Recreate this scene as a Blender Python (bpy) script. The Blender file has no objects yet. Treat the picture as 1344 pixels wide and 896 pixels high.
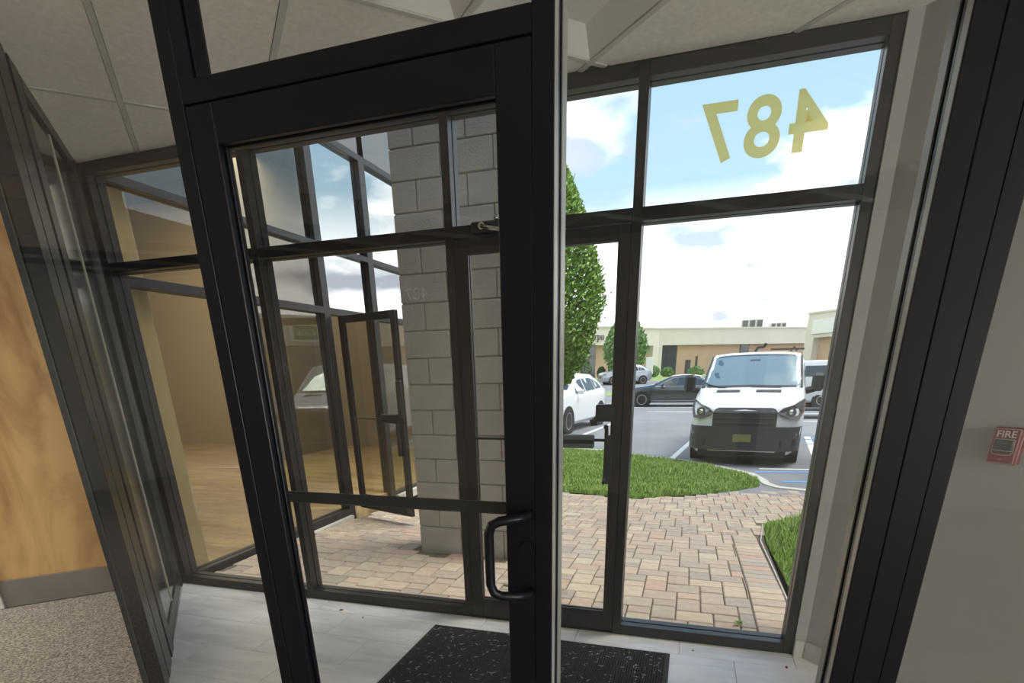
import bpy, bmesh, math, random
from mathutils import Vector, Matrix, noise as mnoise

random.seed(7)
S = bpy.context.scene
C = S.collection
PI = math.pi

# ------------------------------------------------------------------ camera
YAW, PITCH, ROLL = -0.313322, 0.359039, 0.022991
F_PX, CY_PX = 710.83, 751.39
cam_data = bpy.data.cameras.new('camera')
cam_data.sensor_fit = 'HORIZONTAL'
cam_data.sensor_width = 36.0
cam_data.lens = F_PX / 1344 * 36.0
cam_data.shift_y = (CY_PX - 448) / 1344
cam_data.clip_start = 0.05
cam_data.clip_end = 600
cam = bpy.data.objects.new('camera', cam_data)
C.objects.link(cam)
CAM = Vector((0, -2.96674, 1.50198))
fwd = Vector((math.sin(YAW) * math.cos(PITCH), math.cos(YAW) * math.cos(PITCH), -math.sin(PITCH)))
rgt = Vector((math.cos(YAW), -math.sin(YAW), 0))
dwn = fwd.cross(rgt)
c_, s_ = math.cos(ROLL), math.sin(ROLL)
r2 = c_ * rgt + s_ * dwn
cam_dn = -s_ * rgt + c_ * dwn
cam.matrix_world = Matrix(((r2.x, -cam_dn.x, -fwd.x, CAM.x), (r2.y, -cam_dn.y, -fwd.y, CAM.y), (r2.z, -cam_dn.z, -fwd.z, CAM.z), (0, 0, 0, 1)))
S.camera = cam

# ------------------------------------------------------------------ view
S.view_settings.view_transform = 'Standard'
S.view_settings.look = 'None'
S.view_settings.exposure = 1.2
S.view_settings.gamma = 1.0
S.cycles.max_bounces = 10
S.cycles.diffuse_bounces = 5
S.cycles.glossy_bounces = 5
S.cycles.transparent_max_bounces = 40
S.cycles.use_denoising = True
S.cycles.sample_clamp_indirect = 6


# ------------------------------------------------------------------ node helpers
def nn(nt, kind, **kw):
    n = nt.nodes.new(kind)
    for k, v in kw.items():
        setattr(n, k, v)
    return n


def setin(n, **kw):
    for k, v in kw.items():
        n.inputs[k.replace('_', ' ')].default_value = v


# ------------------------------------------------------------------ sky
w = bpy.data.worlds.new('sky')
S.world = w
w.use_nodes = True
nt = w.node_tree
nt.nodes.clear()
L = nt.links.new
tc = nn(nt, 'ShaderNodeTexCoord')
sep = nn(nt, 'ShaderNodeSeparateXYZ')
L(tc.outputs['Generated'], sep.inputs[0])
zz = nn(nt, 'ShaderNodeMath', operation='MAXIMUM'); L(sep.outputs['Z'], zz.inputs[0]); zz.inputs[1].default_value = 0.0
zp = nn(nt, 'ShaderNodeMath', operation='ADD'); L(zz.outputs[0], zp.inputs[0]); zp.inputs[1].default_value = 0.22
dv = nn(nt, 'ShaderNodeVectorMath', operation='DIVIDE')
cmb = nn(nt, 'ShaderNodeCombineXYZ')
for i in range(3):
    L(zp.outputs[0], cmb.inputs[i])
L(tc.outputs['Generated'], dv.inputs[0]); L(cmb.outputs[0], dv.inputs[1])
mp = nn(nt, 'ShaderNodeMapping')
mp.inputs['Location'].default_value = (4.8, -1.3, 0.0)
L(dv.outputs[0], mp.inputs[0])
no = nn(nt, 'ShaderNodeTexNoise'); setin(no, Scale=1.15, Detail=9.0, Roughness=0.52, Distortion=0.15)
L(mp.outputs[0], no.inputs[0])
rampc = nn(nt, 'ShaderNodeValToRGB')
rampc.color_ramp.elements[0].position = 0.47; rampc.color_ramp.elements[0].color = (0, 0, 0, 1)
rampc.color_ramp.elements[1].position = 0.56; rampc.color_ramp.elements[1].color = (1, 1, 1, 1)
L(no.outputs['Fac'], rampc.inputs[0])
# haze whitens the sky towards the horizon
hz = nn(nt, 'ShaderNodeMapRange'); setin(hz, From_Min=0.25, From_Max=0.14, To_Min=0.0, To_Max=1.0)
L(zz.outputs[0], hz.inputs['Value'])
mx = nn(nt, 'ShaderNodeMath', operation='MAXIMUM'); L(rampc.outputs[0], mx.inputs[0]); L(hz.outputs[0], mx.inputs[1])
blue = nn(nt, 'ShaderNodeValToRGB')
blue.color_ramp.elements[0].position = 0.1; blue.color_ramp.elements[0].color = (0.33, 0.47, 0.52, 1)
blue.color_ramp.elements[1].position = 0.75; blue.color_ramp.elements[1].color = (0.13, 0.25, 0.48, 1)
L(zz.outputs[0], blue.inputs[0])
# grey undersides of the clouds
no2 = nn(nt, 'ShaderNodeTexNoise'); setin(no2, Scale=2.3, Detail=6.0, Roughness=0.5)
mp2 = nn(nt, 'ShaderNodeMapping'); mp2.inputs['Location'].default_value = (5.0, 3.1, 0); L(dv.outputs[0], mp2.inputs[0]); L(mp2.outputs[0], no2.inputs[0])
cl = nn(nt, 'ShaderNodeValToRGB')
cl.color_ramp.elements[0].position = 0.36; cl.color_ramp.elements[0].color = (0.34, 0.37, 0.43, 1)
cl.color_ramp.elements[1].position = 0.49; cl.color_ramp.elements[1].color = (1.0, 1.0, 1.0, 1)
L(no2.outputs['Fac'], cl.inputs[0])
cm = nn(nt, 'ShaderNodeVectorMath', operation='SCALE'); L(cl.outputs[0], cm.inputs[0]); cm.inputs['Scale'].default_value = 1.15
mixs = nn(nt, 'ShaderNodeMix', data_type='RGBA')
L(mx.outputs[0], mixs.inputs[0]); L(blue.outputs[0], mixs.inputs[6]); L(cm.outputs[0], mixs.inputs[7])
bg = nn(nt, 'ShaderNodeBackground'); bg.inputs['Strength'].default_value = 1.0
L(mixs.outputs[2], bg.inputs[0])
wo = nn(nt, 'ShaderNodeOutputWorld'); L(bg.outputs[0], wo.inputs[0])

# ------------------------------------------------------------------ sun (veiled), room lights and an added lobby fill
sd = bpy.data.lights.new('sun', 'SUN'); sd.energy = 1.5; sd.angle = math.radians(25); sd.color = (1.0, 0.96, 0.9)
sun = bpy.data.objects.new('sun', sd); C.objects.link(sun)
sun.rotation_euler = Vector((-0.38, -0.12, -0.92)).to_track_quat('-Z', 'Y').to_euler()


def area(name, loc, size, sy, power, col, rot=(0, 0, 0)):
    d = bpy.data.lights.new(name, 'AREA'); d.shape = 'RECTANGLE'; d.size = size; d.size_y = sy
    d.energy = power; d.color = col
    o = bpy.data.objects.new(name, d); C.objects.link(o); o.location = loc; o.rotation_euler = rot
    return o


area('lobby_light', (-5.4, -2.55, 2.66), 0.9, 0.6, 46, (1, 0.94, 0.85))
area('lobby_light', (3.9, -4.1, 2.60), 1.2, 0.6, 14, (1, 0.97, 0.93))
area('lobby_fill_light', (5.0, -6.1, 1.5), 1.9, 2.0, 125, (1, 0.97, 0.92), Vector((-1, 0.42, 0.32)).to_track_quat('-Z', 'Y').to_euler())  # added fill with no window behind it, brightens ceiling and near side
area('shop_light', (-8.0, 4.6, 4.9), 4.0, 3.0, 125, (1, 0.90, 0.72))


# ------------------------------------------------------------------ materials
def mat(name, col, rough=0.6, metal=0.0, noise=0.0, nscale=8.0, bump=0.0, bscale=60.0, spec=0.5, coat=0.0, rand=None, emis=None, col2=None, detail=4.0, stretch=None):
    m = bpy.data.materials.new(name); m.use_nodes = True
    nt = m.node_tree; b = nt.nodes['Principled BSDF']; L = nt.links.new
    b.inputs['Base Color'].default_value = (*col, 1)
    b.inputs['Roughness'].default_value = rough
    b.inputs['Metallic'].default_value = metal
    b.inputs['Specular IOR Level'].default_value = spec
    if coat:
        b.inputs['Coat Weight'].default_value = coat; b.inputs['Coat Roughness'].default_value = 0.05
    tc = nn(nt, 'ShaderNodeTexCoord')
    src = tc.outputs['Object']
    if stretch:
        mpn = nn(nt, 'ShaderNodeMapping'); mpn.inputs['Scale'].default_value = stretch; L(src, mpn.inputs[0]); src = mpn.outputs[0]
    last = None
    if noise > 0 or col2:
        n = nn(nt, 'ShaderNodeTexNoise'); setin(n, Scale=nscale, Detail=detail)
        L(src, n.inputs[0])
        r = nn(nt, 'ShaderNodeValToRGB')
        c2 = col2 or tuple(max(0, c * (1 - noise)) for c in col)
        c1 = col if col2 else tuple(min(1, c * (1 + noise)) for c in col)
        r.color_ramp.elements[0].position = 0.35; r.color_ramp.elements[0].color = (*c2, 1)
        r.color_ramp.elements[1].position = 0.65; r.color_ramp.elements[1].color = (*c1, 1)
        L(n.outputs['Fac'], r.inputs[0]); last = r.outputs[0]
    if rand:
        kind, cols = rand
        if kind == 'object':
            rn = nn(nt, 'ShaderNodeObjectInfo'); ro = rn.outputs['Random']
        else:
            rn = nn(nt, 'ShaderNodeNewGeometry'); ro = rn.outputs['Random Per Island']
        rr = nn(nt, 'ShaderNodeValToRGB'); cr = rr.color_ramp
        while len(cr.elements) < len(cols):
            cr.elements.new(0.5)
        for i, cc in enumerate(cols):
            cr.elements[i].position = i / (len(cols) - 1); cr.elements[i].color = (*cc, 1)
        L(ro, rr.inputs[0])
        if last is not None:
            mm = nn(nt, 'ShaderNodeMix', data_type='RGBA', blend_type='MULTIPLY'); mm.inputs[0].default_value = 1.0
            L(rr.outputs[0], mm.inputs[6]); L(last, mm.inputs[7]); last = mm.outputs[2]
        else:
            last = rr.outputs[0]
    if last is not None:
        L(last, b.inputs['Base Color'])
    if bump > 0:
        n2 = nn(nt, 'ShaderNodeTexNoise'); setin(n2, Scale=bscale, Detail=5.0); L(src, n2.inputs[0])
        bp = nn(nt, 'ShaderNodeBump'); bp.inputs['Strength'].default_value = bump; bp.inputs['Distance'].default_value = 0.01
        L(n2.outputs['Fac'], bp.inputs['Height']); L(bp.outputs[0], b.inputs['Normal'])
    if emis:
        b.inputs['Emission Color'].default_value = (*emis[0], 1); b.inputs['Emission Strength'].default_value = emis[1]
    return m


def glass_mat(name, tint=(0.985, 0.99, 0.985), ior=1.5, gcol=(1, 1, 1), rough=0.0):
    m = bpy.data.materials.new(name); m.use_nodes = True
    nt = m.node_tree; nt.nodes.clear(); L = nt.links.new
    t = nn(nt, 'ShaderNodeBsdfTransparent'); t.inputs[0].default_value = (*tint, 1)
    g = nn(nt, 'ShaderNodeBsdfGlossy'); g.inputs['Roughness'].default_value = rough; g.inputs[0].default_value = (*gcol, 1)
    f = nn(nt, 'ShaderNodeFresnel'); f.inputs[0].default_value = ior
    # same reflectance from either face of the pane
    x = nn(nt, 'ShaderNodeMixShader'); o = nn(nt, 'ShaderNodeOutputMaterial')
    geo = nn(nt, 'ShaderNodeNewGeometry')
    mul = nn(nt, 'ShaderNodeMath', operation='SUBTRACT'); mul.inputs[0].default_value = 1.0; L(geo.outputs['Backfacing'], mul.inputs[1])
    m2 = nn(nt, 'ShaderNodeMath', operation='MULTIPLY'); L(f.outputs[0], m2.inputs[0]); L(mul.outputs[0], m2.inputs[1])
    L(m2.outputs[0], x.inputs[0]); L(t.outputs[0], x.inputs[1]); L(g.outputs[0], x.inputs[2]); L(x.outputs[0], o.inputs[0])
    return m


M = {}
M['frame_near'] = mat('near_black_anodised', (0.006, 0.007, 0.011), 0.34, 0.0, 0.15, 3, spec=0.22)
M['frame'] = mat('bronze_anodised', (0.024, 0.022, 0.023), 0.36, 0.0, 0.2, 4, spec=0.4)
M['reveal'] = mat('lit_glazing_pocket', (0.38, 0.38, 0.37), 0.4, 0.2, 0.1, 6)
M['gasket'] = mat('black_rubber', (0.01, 0.01, 0.01), 0.7)
M['glass'] = glass_mat('clear_glass')
M['glass_shop'] = glass_mat('reflective_glass', (0.88, 0.88, 0.85), 1.95)
M['glass_upper'] = glass_mat('mirrored_upper_glass', (0.26, 0.27, 0.28), 8.0)
M['glass_car'] = glass_mat('car_glass', (0.10, 0.12, 0.13), 1.6)
M['glass_far'] = mat('dark_window', (0.03, 0.04, 0.05), 0.08, 0, spec=0.8)
M['drywall'] = mat('painted_drywall', (0.34, 0.34, 0.33), 0.85, 0, 0.03, 2, 0.05, 250)
M['white_paint'] = mat('white_paint', (0.72, 0.70, 0.66), 0.7, 0, 0.04, 2)
M['ceil_tile'] = mat('mineral_fibre_tile', (0.88, 0.85, 0.80), 0.95, 0, 0.05, 40, 0.25, 220)
M['tbar'] = mat('white_tee_bar', (0.60, 0.60, 0.57), 0.5)
M['lens'] = mat('troffer_lens', (0.76, 0.76, 0.76), 0.4, 0, 0.02, 60, 0.3, 300)
M['carpet'] = mat('grey_carpet', (0.52, 0.50, 0.45), 1.0, 0, 0, 75, 0.9, 150, col2=(0.15, 0.15, 0.135), detail=8.0)
M['cove'] = mat('grey_vinyl_base', (0.20, 0.185, 0.165), 0.5, 0, 0.1, 3)
M['steel'] = mat('brushed_steel', (0.62, 0.62, 0.62), 0.25, 1.0)
M['rubber'] = mat('mat_rubber', (0.040, 0.043, 0.045), 0.85, 0, 0.2, 90)
M['lint'] = mat('pale_lint', (0.55, 0.53, 0.48), 1.0)
M['red'] = mat('red_enamel', (0.17, 0.022, 0.024), 0.35, 0, 0.1, 10)
M['pale_red'] = mat('worn_pink_edge', (0.50, 0.25, 0.24), 0.5)
M['black_plastic'] = mat('black_plastic', (0.016, 0.017, 0.019), 0.45)
M['grey_plastic'] = mat('grey_plastic', (0.10, 0.11, 0.11), 0.5)
M['white_print'] = mat('white_print', (0.55, 0.50, 0.49), 0.6)
M['yellow_vinyl'] = mat('yellow_vinyl', (0.62, 0.58, 0.22), 0.6)
def vinyl(name, col, k):
    m = bpy.data.materials.new(name); m.use_nodes = True; nt = m.node_tree; nt.nodes.clear(); L = nt.links.new
    t = nn(nt, 'ShaderNodeBsdfTransparent'); t.inputs[0].default_value = (*col, 1)
    d = nn(nt, 'ShaderNodeBsdfTranslucent'); d.inputs[0].default_value = (*col, 1)
    x = nn(nt, 'ShaderNodeMixShader'); x.inputs[0].default_value = k; o = nn(nt, 'ShaderNodeOutputMaterial')
    L(t.outputs[0], x.inputs[1]); L(d.outputs[0], x.inputs[2]); L(x.outputs[0], o.inputs[0]); return m


M['yellow_vinyl'] = vinyl('yellow_vinyl_film', (1.0, 0.93, 0.58), 0.6)
M['faint_grey'] = vinyl('faint_grey_film', (0.75, 0.74, 0.70), 0.3)
M['mortar'] = mat('painted_mortar', (0.30, 0.285, 0.25), 0.9)
M['cmu'] = mat('painted_block', (0.43, 0.41, 0.37), 0.9, 0, 0.05, 5, 0.6, 70)
PV = [(0.51, 0.38, 0.275), (0.41, 0.335, 0.265), (0.52, 0.41, 0.30), (0.36, 0.305, 0.25), (0.47, 0.375, 0.285), (0.44, 0.37, 0.295), (0.55, 0.46, 0.325), (0.49, 0.325, 0.245)]
M['paver'] = mat('concrete_paver', (1.0, 1.0, 1.0), 0.9, 0, 0, 16, 0.5, 120, rand=('object', PV), col2=(0.84, 0.84, 0.84))
M['paver_far'] = mat('concrete_paver_island', (1.0, 1.0, 1.0), 0.9, 0, 0, 16, 0.5, 120, rand=('island', PV), col2=(0.74, 0.74, 0.74))
M['joint'] = mat('joint_sand', (0.12, 0.095, 0.07), 1.0, 0, 0.25, 30)
M['soil'] = mat('lawn_soil', (0.10, 0.17, 0.03), 1.0, 0, 0.3, 4)
M['grass'] = mat('grass_blades', (1, 1, 1), 0.7, 0, rand=('island', [(0.15, 0.26, 0.03), (0.28, 0.43, 0.08), (0.21, 0.35, 0.05), (0.38, 0.48, 0.15), (0.18, 0.32, 0.05)]))
M['far_lawn'] = mat('far_lawn', (0.22, 0.33, 0.10), 1.0, 0, 0.3, 3)
M['leaves'] = mat('tree_leaves', (1, 1, 1), 0.6, 0, rand=('island', [(0.08, 0.18, 0.02), (0.20, 0.36, 0.05), (0.13, 0.26, 0.03), (0.30, 0.46, 0.10), (0.16, 0.30, 0.04)]))
M['leaves_dark'] = mat('shrub_leaves', (1, 1, 1), 0.7, 0, rand=('island', [(0.03, 0.08, 0.02), (0.06, 0.13, 0.03), (0.08, 0.16, 0.03)]))
M['leaves_mid'] = mat('far_tree_leaves', (1, 1, 1), 0.7, 0, rand=('island', [(0.10, 0.20, 0.06), (0.17, 0.30, 0.09), (0.13, 0.25, 0.07)]))
M['bark'] = mat('bark', (0.12, 0.09, 0.065), 0.95, 0, 0.3, 20, 0.6, 40)
M['asphalt'] = mat('asphalt', (0.20, 0.205, 0.215), 0.85, 0, 0.10, 0.7, 0.12, 90)
M['paint_white'] = mat('road_paint_white', (0.75, 0.75, 0.74), 0.8, 0, 0.08, 8)
M['paint_blue'] = mat('road_paint_blue', (0.12, 0.35, 0.68), 0.8, 0, 0.08, 8)
M['concrete'] = mat('curb_concrete', (0.55, 0.52, 0.46), 0.9, 0, 0.08, 6)
M['stucco_cream'] = mat('cream_stucco', (0.62, 0.58, 0.49), 0.9, 0, 0.03, 1)
M['stucco_tan'] = mat('tan_stucco', (0.50, 0.35, 0.23), 0.9, 0, 0.04, 1)
M['yellow_wall'] = mat('ochre_wall', (0.50, 0.385, 0.21), 0.8, 0, 0.03, 1)
M['beige_wall'] = mat('beige_wall', (0.36, 0.31, 0.23), 0.8, 0, 0.03, 1)
M['dark_ceiling'] = mat('dark_shop_ceiling', (0.10, 0.095, 0.085), 0.9)
M['spandrel'] = mat('grey_spandrel', (0.17, 0.17, 0.175), 0.25)
M['dark_panel'] = mat('dark_glazed_panel', (0.045, 0.05, 0.05), 0.12, 0, 0.1, 2)
M['beige_strip'] = mat('pale_edge', (0.42, 0.40, 0.34), 0.6)
M['car_white'] = mat('white_car_paint', (0.78, 0.79, 0.80), 0.25, 0, coat=0.6)
M['car_dark'] = mat('dark_green_grey_car_paint', (0.035, 0.045, 0.045), 0.2, 0.3, coat=1.0)
M['car_silver'] = mat('silver_car_paint', (0.34, 0.37, 0.40), 0.25, 0.5, coat=0.6)
M['car_grey'] = mat('pale_grey_car_paint', (0.55, 0.57, 0.57), 0.3, 0.1, coat=0.5)
M['tyre'] = mat('tyre_rubber', (0.018, 0.018, 0.018), 0.8)
M['alloy'] = mat('alloy_wheel', (0.42, 0.42, 0.42), 0.35, 0.8)
M['lamp_glass'] = mat('lamp_cover', (0.12, 0.125, 0.13), 0.35, 0.0, spec=0.35)
M['lamp_dark'] = mat('lamp_bezel', (0.05, 0.05, 0.05), 0.2)
M['amber'] = mat('amber_reflector', (0.55, 0.25, 0.10), 0.3)
M['chrome'] = mat('chrome', (0.8, 0.8, 0.8), 0.12, 1.0)
M['plate'] = mat('pale_yellow_plate', (0.22, 0.21, 0.09), 0.5)
M['trim_black'] = mat('unpainted_bumper', (0.045, 0.048, 0.052), 0.55)
M['green_sign'] = mat('green_sign', (0.02, 0.20, 0.10), 0.5)
M['sign_white'] = mat('sign_white', (0.70, 0.69, 0.64), 0.5)
M['dry_leaf'] = mat('dry_leaf', (0.20, 0.08, 0.05), 0.9)
M['stone'] = mat('pebble', (0.33, 0.29, 0.24), 0.9)
M['seat'] = mat('seat_cloth', (0.16, 0.16, 0.17), 0.9)
M['dash'] = mat('dash_plastic', (0.09, 0.095, 0.10), 0.7)
M['paper'] = mat('paper', (0.75, 0.76, 0.78), 0.8)


def veined(name, c1, c2, sc, stretch, rough, bump=0.0, thin=True):
    """flowing veins for tile and veneer"""
    m = bpy.data.materials.new(name); m.use_nodes = True
    nt = m.node_tree; b = nt.nodes['Principled BSDF']; L = nt.links.new
    tc = nn(nt, 'ShaderNodeTexCoord'); oi = nn(nt, 'ShaderNodeObjectInfo')
    mpn = nn(nt, 'ShaderNodeMapping'); mpn.inputs['Scale'].default_value = stretch
    L(tc.outputs['Object'], mpn.inputs[0])
    ad = nn(nt, 'ShaderNodeVectorMath', operation='ADD'); L(mpn.outputs[0], ad.inputs[0])
    sc_ = nn(nt, 'ShaderNodeMath', operation='MULTIPLY'); L(oi.outputs['Random'], sc_.inputs[0]); sc_.inputs[1].default_value = 37.0
    cb = nn(nt, 'ShaderNodeCombineXYZ'); L(sc_.outputs[0], cb.inputs[0]); L(sc_.outputs[0], cb.inputs[1]); L(cb.outputs[0], ad.inputs[1])
    n = nn(nt, 'ShaderNodeTexNoise'); setin(n, Scale=sc, Detail=6.0, Roughness=0.55, Distortion=1.2); L(ad.outputs[0], n.inputs[0])
    r = nn(nt, 'ShaderNodeValToRGB')
    r.color_ramp.elements[0].position = 0.38; r.color_ramp.elements[0].color = (*c2, 1)
    r.color_ramp.elements[1].position = 0.58; r.color_ramp.elements[1].color = (*c1, 1)
    L(n.outputs['Fac'], r.inputs[0]); L(r.outputs[0], b.inputs['Base Color'])
    b.inputs['Roughness'].default_value = rough
    return m


M['tile'] = veined('vein_floor_tile', (0.90, 0.875, 0.85), (0.76, 0.74, 0.72), 3.2, (0.6, 3.0, 1.0), 0.38)
M['tile_base'] = mat('base_tile', (0.42, 0.42, 0.40), 0.5, 0, 0.05, 5)
M['grout'] = mat('grout', (0.48, 0.47, 0.45), 0.9)
M['veneer'] = veined('honey_veneer', (0.66, 0.43, 0.19), (0.40, 0.215, 0.085), 1.6, (1.6, 1.0, 0.6), 0.35)
M['oak'] = veined('oak_floor', (0.50, 0.36, 0.18), (0.33, 0.22, 0.10), 1.6, (0.5, 3.0, 1.0), 0.35)


# ------------------------------------------------------------------ mesh helpers
class MB:
    def __init__(s):
        s.v = []; s.f = []

    def add(s, vs, fs):
        n = len(s.v); s.v += [tuple(v) for v in vs]; s.f += [tuple(n + i for i in f) for f in fs]; return s

    def box(s, x0, x1, y0, y1, z0, z1, mtx=None):
        vs = [Vector((x, y, z)) for z in (z0, z1) for y in (y0, y1) for x in (x0, x1)]
        if mtx: vs = [mtx @ v for v in vs]
        return s.add(vs, [(0, 2, 3, 1), (4, 5, 7, 6), (0, 1, 5, 4), (2, 6, 7, 3), (0, 4, 6, 2), (1, 3, 7, 5)])

    def cbox(s, x0, x1, y0, y1, z0, z1, b=0.004, mtx=None):
        """box with chamfered edges"""
        bm = bmesh.new()
        vs = [bm.verts.new((x, y, z)) for z in (z0, z1) for y in (y0, y1) for x in (x0, x1)]
        for f in [(0, 2, 3, 1), (4, 5, 7, 6), (0, 1, 5, 4), (2, 6, 7, 3), (0, 4, 6, 2), (1, 3, 7, 5)]:
            bm.faces.new([vs[i] for i in f])
        b = min(b, 0.45 * min(x1 - x0, y1 - y0, z1 - z0))
        bmesh.ops.bevel(bm, geom=bm.edges[:], offset=b, segments=1, affect='EDGES')
        bm.verts.index_update()
        V = [mtx @ v.co if mtx else v.co.copy() for v in bm.verts]
        s.add(V, [tuple(v.index for v in f.verts) for f in bm.faces]); bm.free(); return s

    def prism(s, poly, z0, z1, mtx=None):
        """polygon in xy raised in z"""
        n = len(poly)
        vs = [Vector((x, y, z0)) for x, y in poly] + [Vector((x, y, z1)) for x, y in poly]
        if mtx: vs = [mtx @ v for v in vs]
        fs = [tuple(range(n))[::-1], tuple(range(n, 2 * n))] + [(i, (i + 1) % n, n + (i + 1) % n, n + i) for i in range(n)]
        return s.add(vs, fs)

    def cyl(s, a, b, r, n=12, r2=None):
        a = Vector(a); b = Vector(b); r2 = r if r2 is None else r2
        q = (b - a).to_track_quat('Z', 'Y')
        vs = []
        for P, R in ((a, r), (b, r2)):
            for i in range(n):
                t = 2 * PI * i / n
                vs.append(P + q @ Vector((R * math.cos(t), R * math.sin(t), 0)))
        return s.add(vs, [tuple(range(n))[::-1], tuple(range(n, 2 * n))] + [(i, (i + 1) % n, n + (i + 1) % n, n + i) for i in range(n)])

    def tube(s, pts, r, n=10):
        pts = [Vector(p) for p in pts]; rings = []
        for i, p in enumerate(pts):
            d = (pts[min(i + 1, len(pts) - 1)] - pts[max(i - 1, 0)]).normalized()
            up = Vector((0, 0, 1)) if abs(d.z) < 0.9 else Vector((0, 1, 0))
            if i == 0: u = d.cross(up).normalized()
            else: u = (u - d * u.dot(d)).normalized()
            v = d.cross(u); rr = r[i] if isinstance(r, (list, tuple)) else r
            rings.append([p + (u * math.cos(2 * PI * k / n) + v * math.sin(2 * PI * k / n)) * rr for k in range(n)])
        vs = [q for R in rings for q in R]; fs = []
        for i in range(len(rings) - 1):
            for k in range(n):
                a = i * n + k; b = i * n + (k + 1) % n
                fs.append((a, b, b + n, a + n))
        fs += [tuple(range(n))[::-1], tuple(range((len(rings) - 1) * n, len(rings) * n))]
        return s.add(vs, fs)

    def ring(s, c, ax, ro, ri, wdt, n=24):
        """annulus with thickness, axis ax"""
        c = Vector(c); q = Vector(ax).to_track_quat('Z', 'Y'); vs = []
        for (R, h) in ((ro, -wdt / 2), (ro, wdt / 2), (ri, wdt / 2), (ri, -wdt / 2)):
            for i in range(n):
                t = 2 * PI * i / n
                vs.append(c + q @ Vector((R * math.cos(t), R * math.sin(t), h)))
        fs = []
        for k in range(4):
            for i in range(n):
                a = k * n + i; b = k * n + (i + 1) % n; k2 = (k + 1) % 4
                fs.append((a, b, k2 * n + (i + 1) % n, k2 * n + i))
        return s.add(vs, fs)

    def sphere(s, c, r, n=10, m=6, sc=(1, 1, 1)):
        c = Vector(c); vs = [c + Vector((0, 0, r * sc[2]))]
        for j in range(1, m):
            for i in range(n):
                a = PI * j / m; t = 2 * PI * i / n
                vs.append(c + Vector((r * sc[0] * math.sin(a) * math.cos(t), r * sc[1] * math.sin(a) * math.sin(t), r * sc[2] * math.cos(a))))
        vs.append(c - Vector((0, 0, r * sc[2])))
        fs = [(0, 1 + i, 1 + (i + 1) % n) for i in range(n)]
        for j in range(m - 2):
            for i in range(n):
                a = 1 + j * n + i; b = 1 + j * n + (i + 1) % n
                fs.append((a, a + n, b + n, b))
        e = len(vs) - 1; o = 1 + (m - 2) * n
        fs += [(o + i, e, o + (i + 1) % n) for i in range(n)]
        return s.add(vs, fs)

    def mesh(s, name, m, smooth=False, fix=True):
        me = bpy.data.meshes.new(name); me.from_pydata(s.v, [], s.f)
        if fix:
            bm = bmesh.new(); bm.from_mesh(me); bmesh.ops.recalc_face_normals(bm, faces=bm.faces[:]); bm.to_mesh(me); bm.free()
        me.materials.append(m)
        if smooth:
            for p in me.polygons: p.use_smooth = True
        me.update(); return me

    def build(s, name, m, parent=None, smooth=False, fix=True):
        o = bpy.data.objects.new(name, s.mesh(name, m, smooth, fix)); C.objects.link(o)
        if parent: o.parent = parent
        return o


def auto_smooth(o, ang=35):
    for p in o.data.polygons: p.use_smooth = True
    bm = bmesh.new(); bm.from_mesh(o.data)
    for e in bm.edges:
        if len(e.link_faces) == 2 and e.calc_face_angle(0) > math.radians(ang): e.smooth = False
    bm.to_mesh(o.data); bm.free(); return o


def empty(name, loc=(0, 0, 0), rz=0.0, parent=None, kind=None):
    o = bpy.data.objects.new(name, None); C.objects.link(o); o.location = loc; o.rotation_euler = (0, 0, rz); o.empty_display_size = 0.1
    if parent: o.parent = parent
    if kind: o['kind'] = kind
    return o


def tag(o, label=None, cat=None, group=None, kind=None):
    if label: o['label'] = label
    if cat: o['category'] = cat
    if group: o['group'] = group
    if kind: o['kind'] = kind
    return o


def text_mesh(name, body, size, m, parent, loc, rot, extrude=0.0008, align='CENTER', bold=0.0):
    cu = bpy.data.curves.new(name, 'FONT'); cu.body = body; cu.size = size; cu.extrude = extrude; cu.align_x = align; cu.offset = bold
    t = bpy.data.objects.new(name, cu); C.objects.link(t)
    dg = bpy.context.evaluated_depsgraph_get()
    me = bpy.data.meshes.new_from_object(t.evaluated_get(dg)); bpy.data.objects.remove(t); me.materials.clear(); me.materials.append(m)
    o = bpy.data.objects.new(name, me); C.objects.link(o); o.location = loc; o.rotation_euler = rot
    if parent: o.parent = parent
    return o


def gz(y, x=0.0):
    """ground height outside: falls away from the door to the parking lot"""
    if y < 28: return max(-0.34, min(-0.02, -0.02 - 0.06 * (y - 1)))
    return min(0.2, -0.34 + 0.0135 * (y - 28))


# ================================================================== SETTING: room shell
CEIL = 2.72
ROOM = [(-3.68, 0.03), (0.70, 0.03), (5.2, -4.47), (5.2, -7.2), (-8.0, -7.2), (-8.0, -4.23)]
# floor: screed below, tiles over the vestibule, carpet in the lobby
fl = empty('floor', kind='structure')
MB().prism([(-3.70, 0.115), (0.72, 0.115), (0.72, 0), (5.3, -4.5), (5.3, -7.3), (-8.1, -7.3), (-8.1, -4.3), (-3.70, 0.0)], -0.25, -0.006).build('screed', M['grout'], fl)
VEST = [(-3.66, 0.0), (0.70, 0.0), (2.36, -1.66), (-2.02, -1.66)]
TW, TH = 0.593, 0.302


def clip_poly(poly, a, b):
    """keep the part of poly left of a->b"""
    out = []
    for i in range(len(poly)):
        p, q = poly[i], poly[(i + 1) % len(poly)]
        sp = (b[0] - a[0]) * (p[1] - a[1]) - (b[1] - a[1]) * (p[0] - a[0])
        sq = (b[0] - a[0]) * (q[1] - a[1]) - (b[1] - a[1]) * (q[0] - a[0])
        if sp >= 0: out.append(p)
        if sp * sq < 0:
            t = sp / (sp - sq); out.append((p[0] + t * (q[0] - p[0]), p[1] + t * (q[1] - p[1])))
    return out


def clip_convex(poly, region):
    n = len(region)
    for i in range(n):
        poly = clip_poly(poly, region[i], region[(i + 1) % n])
        if len(poly) < 3: return []
    return poly


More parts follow.
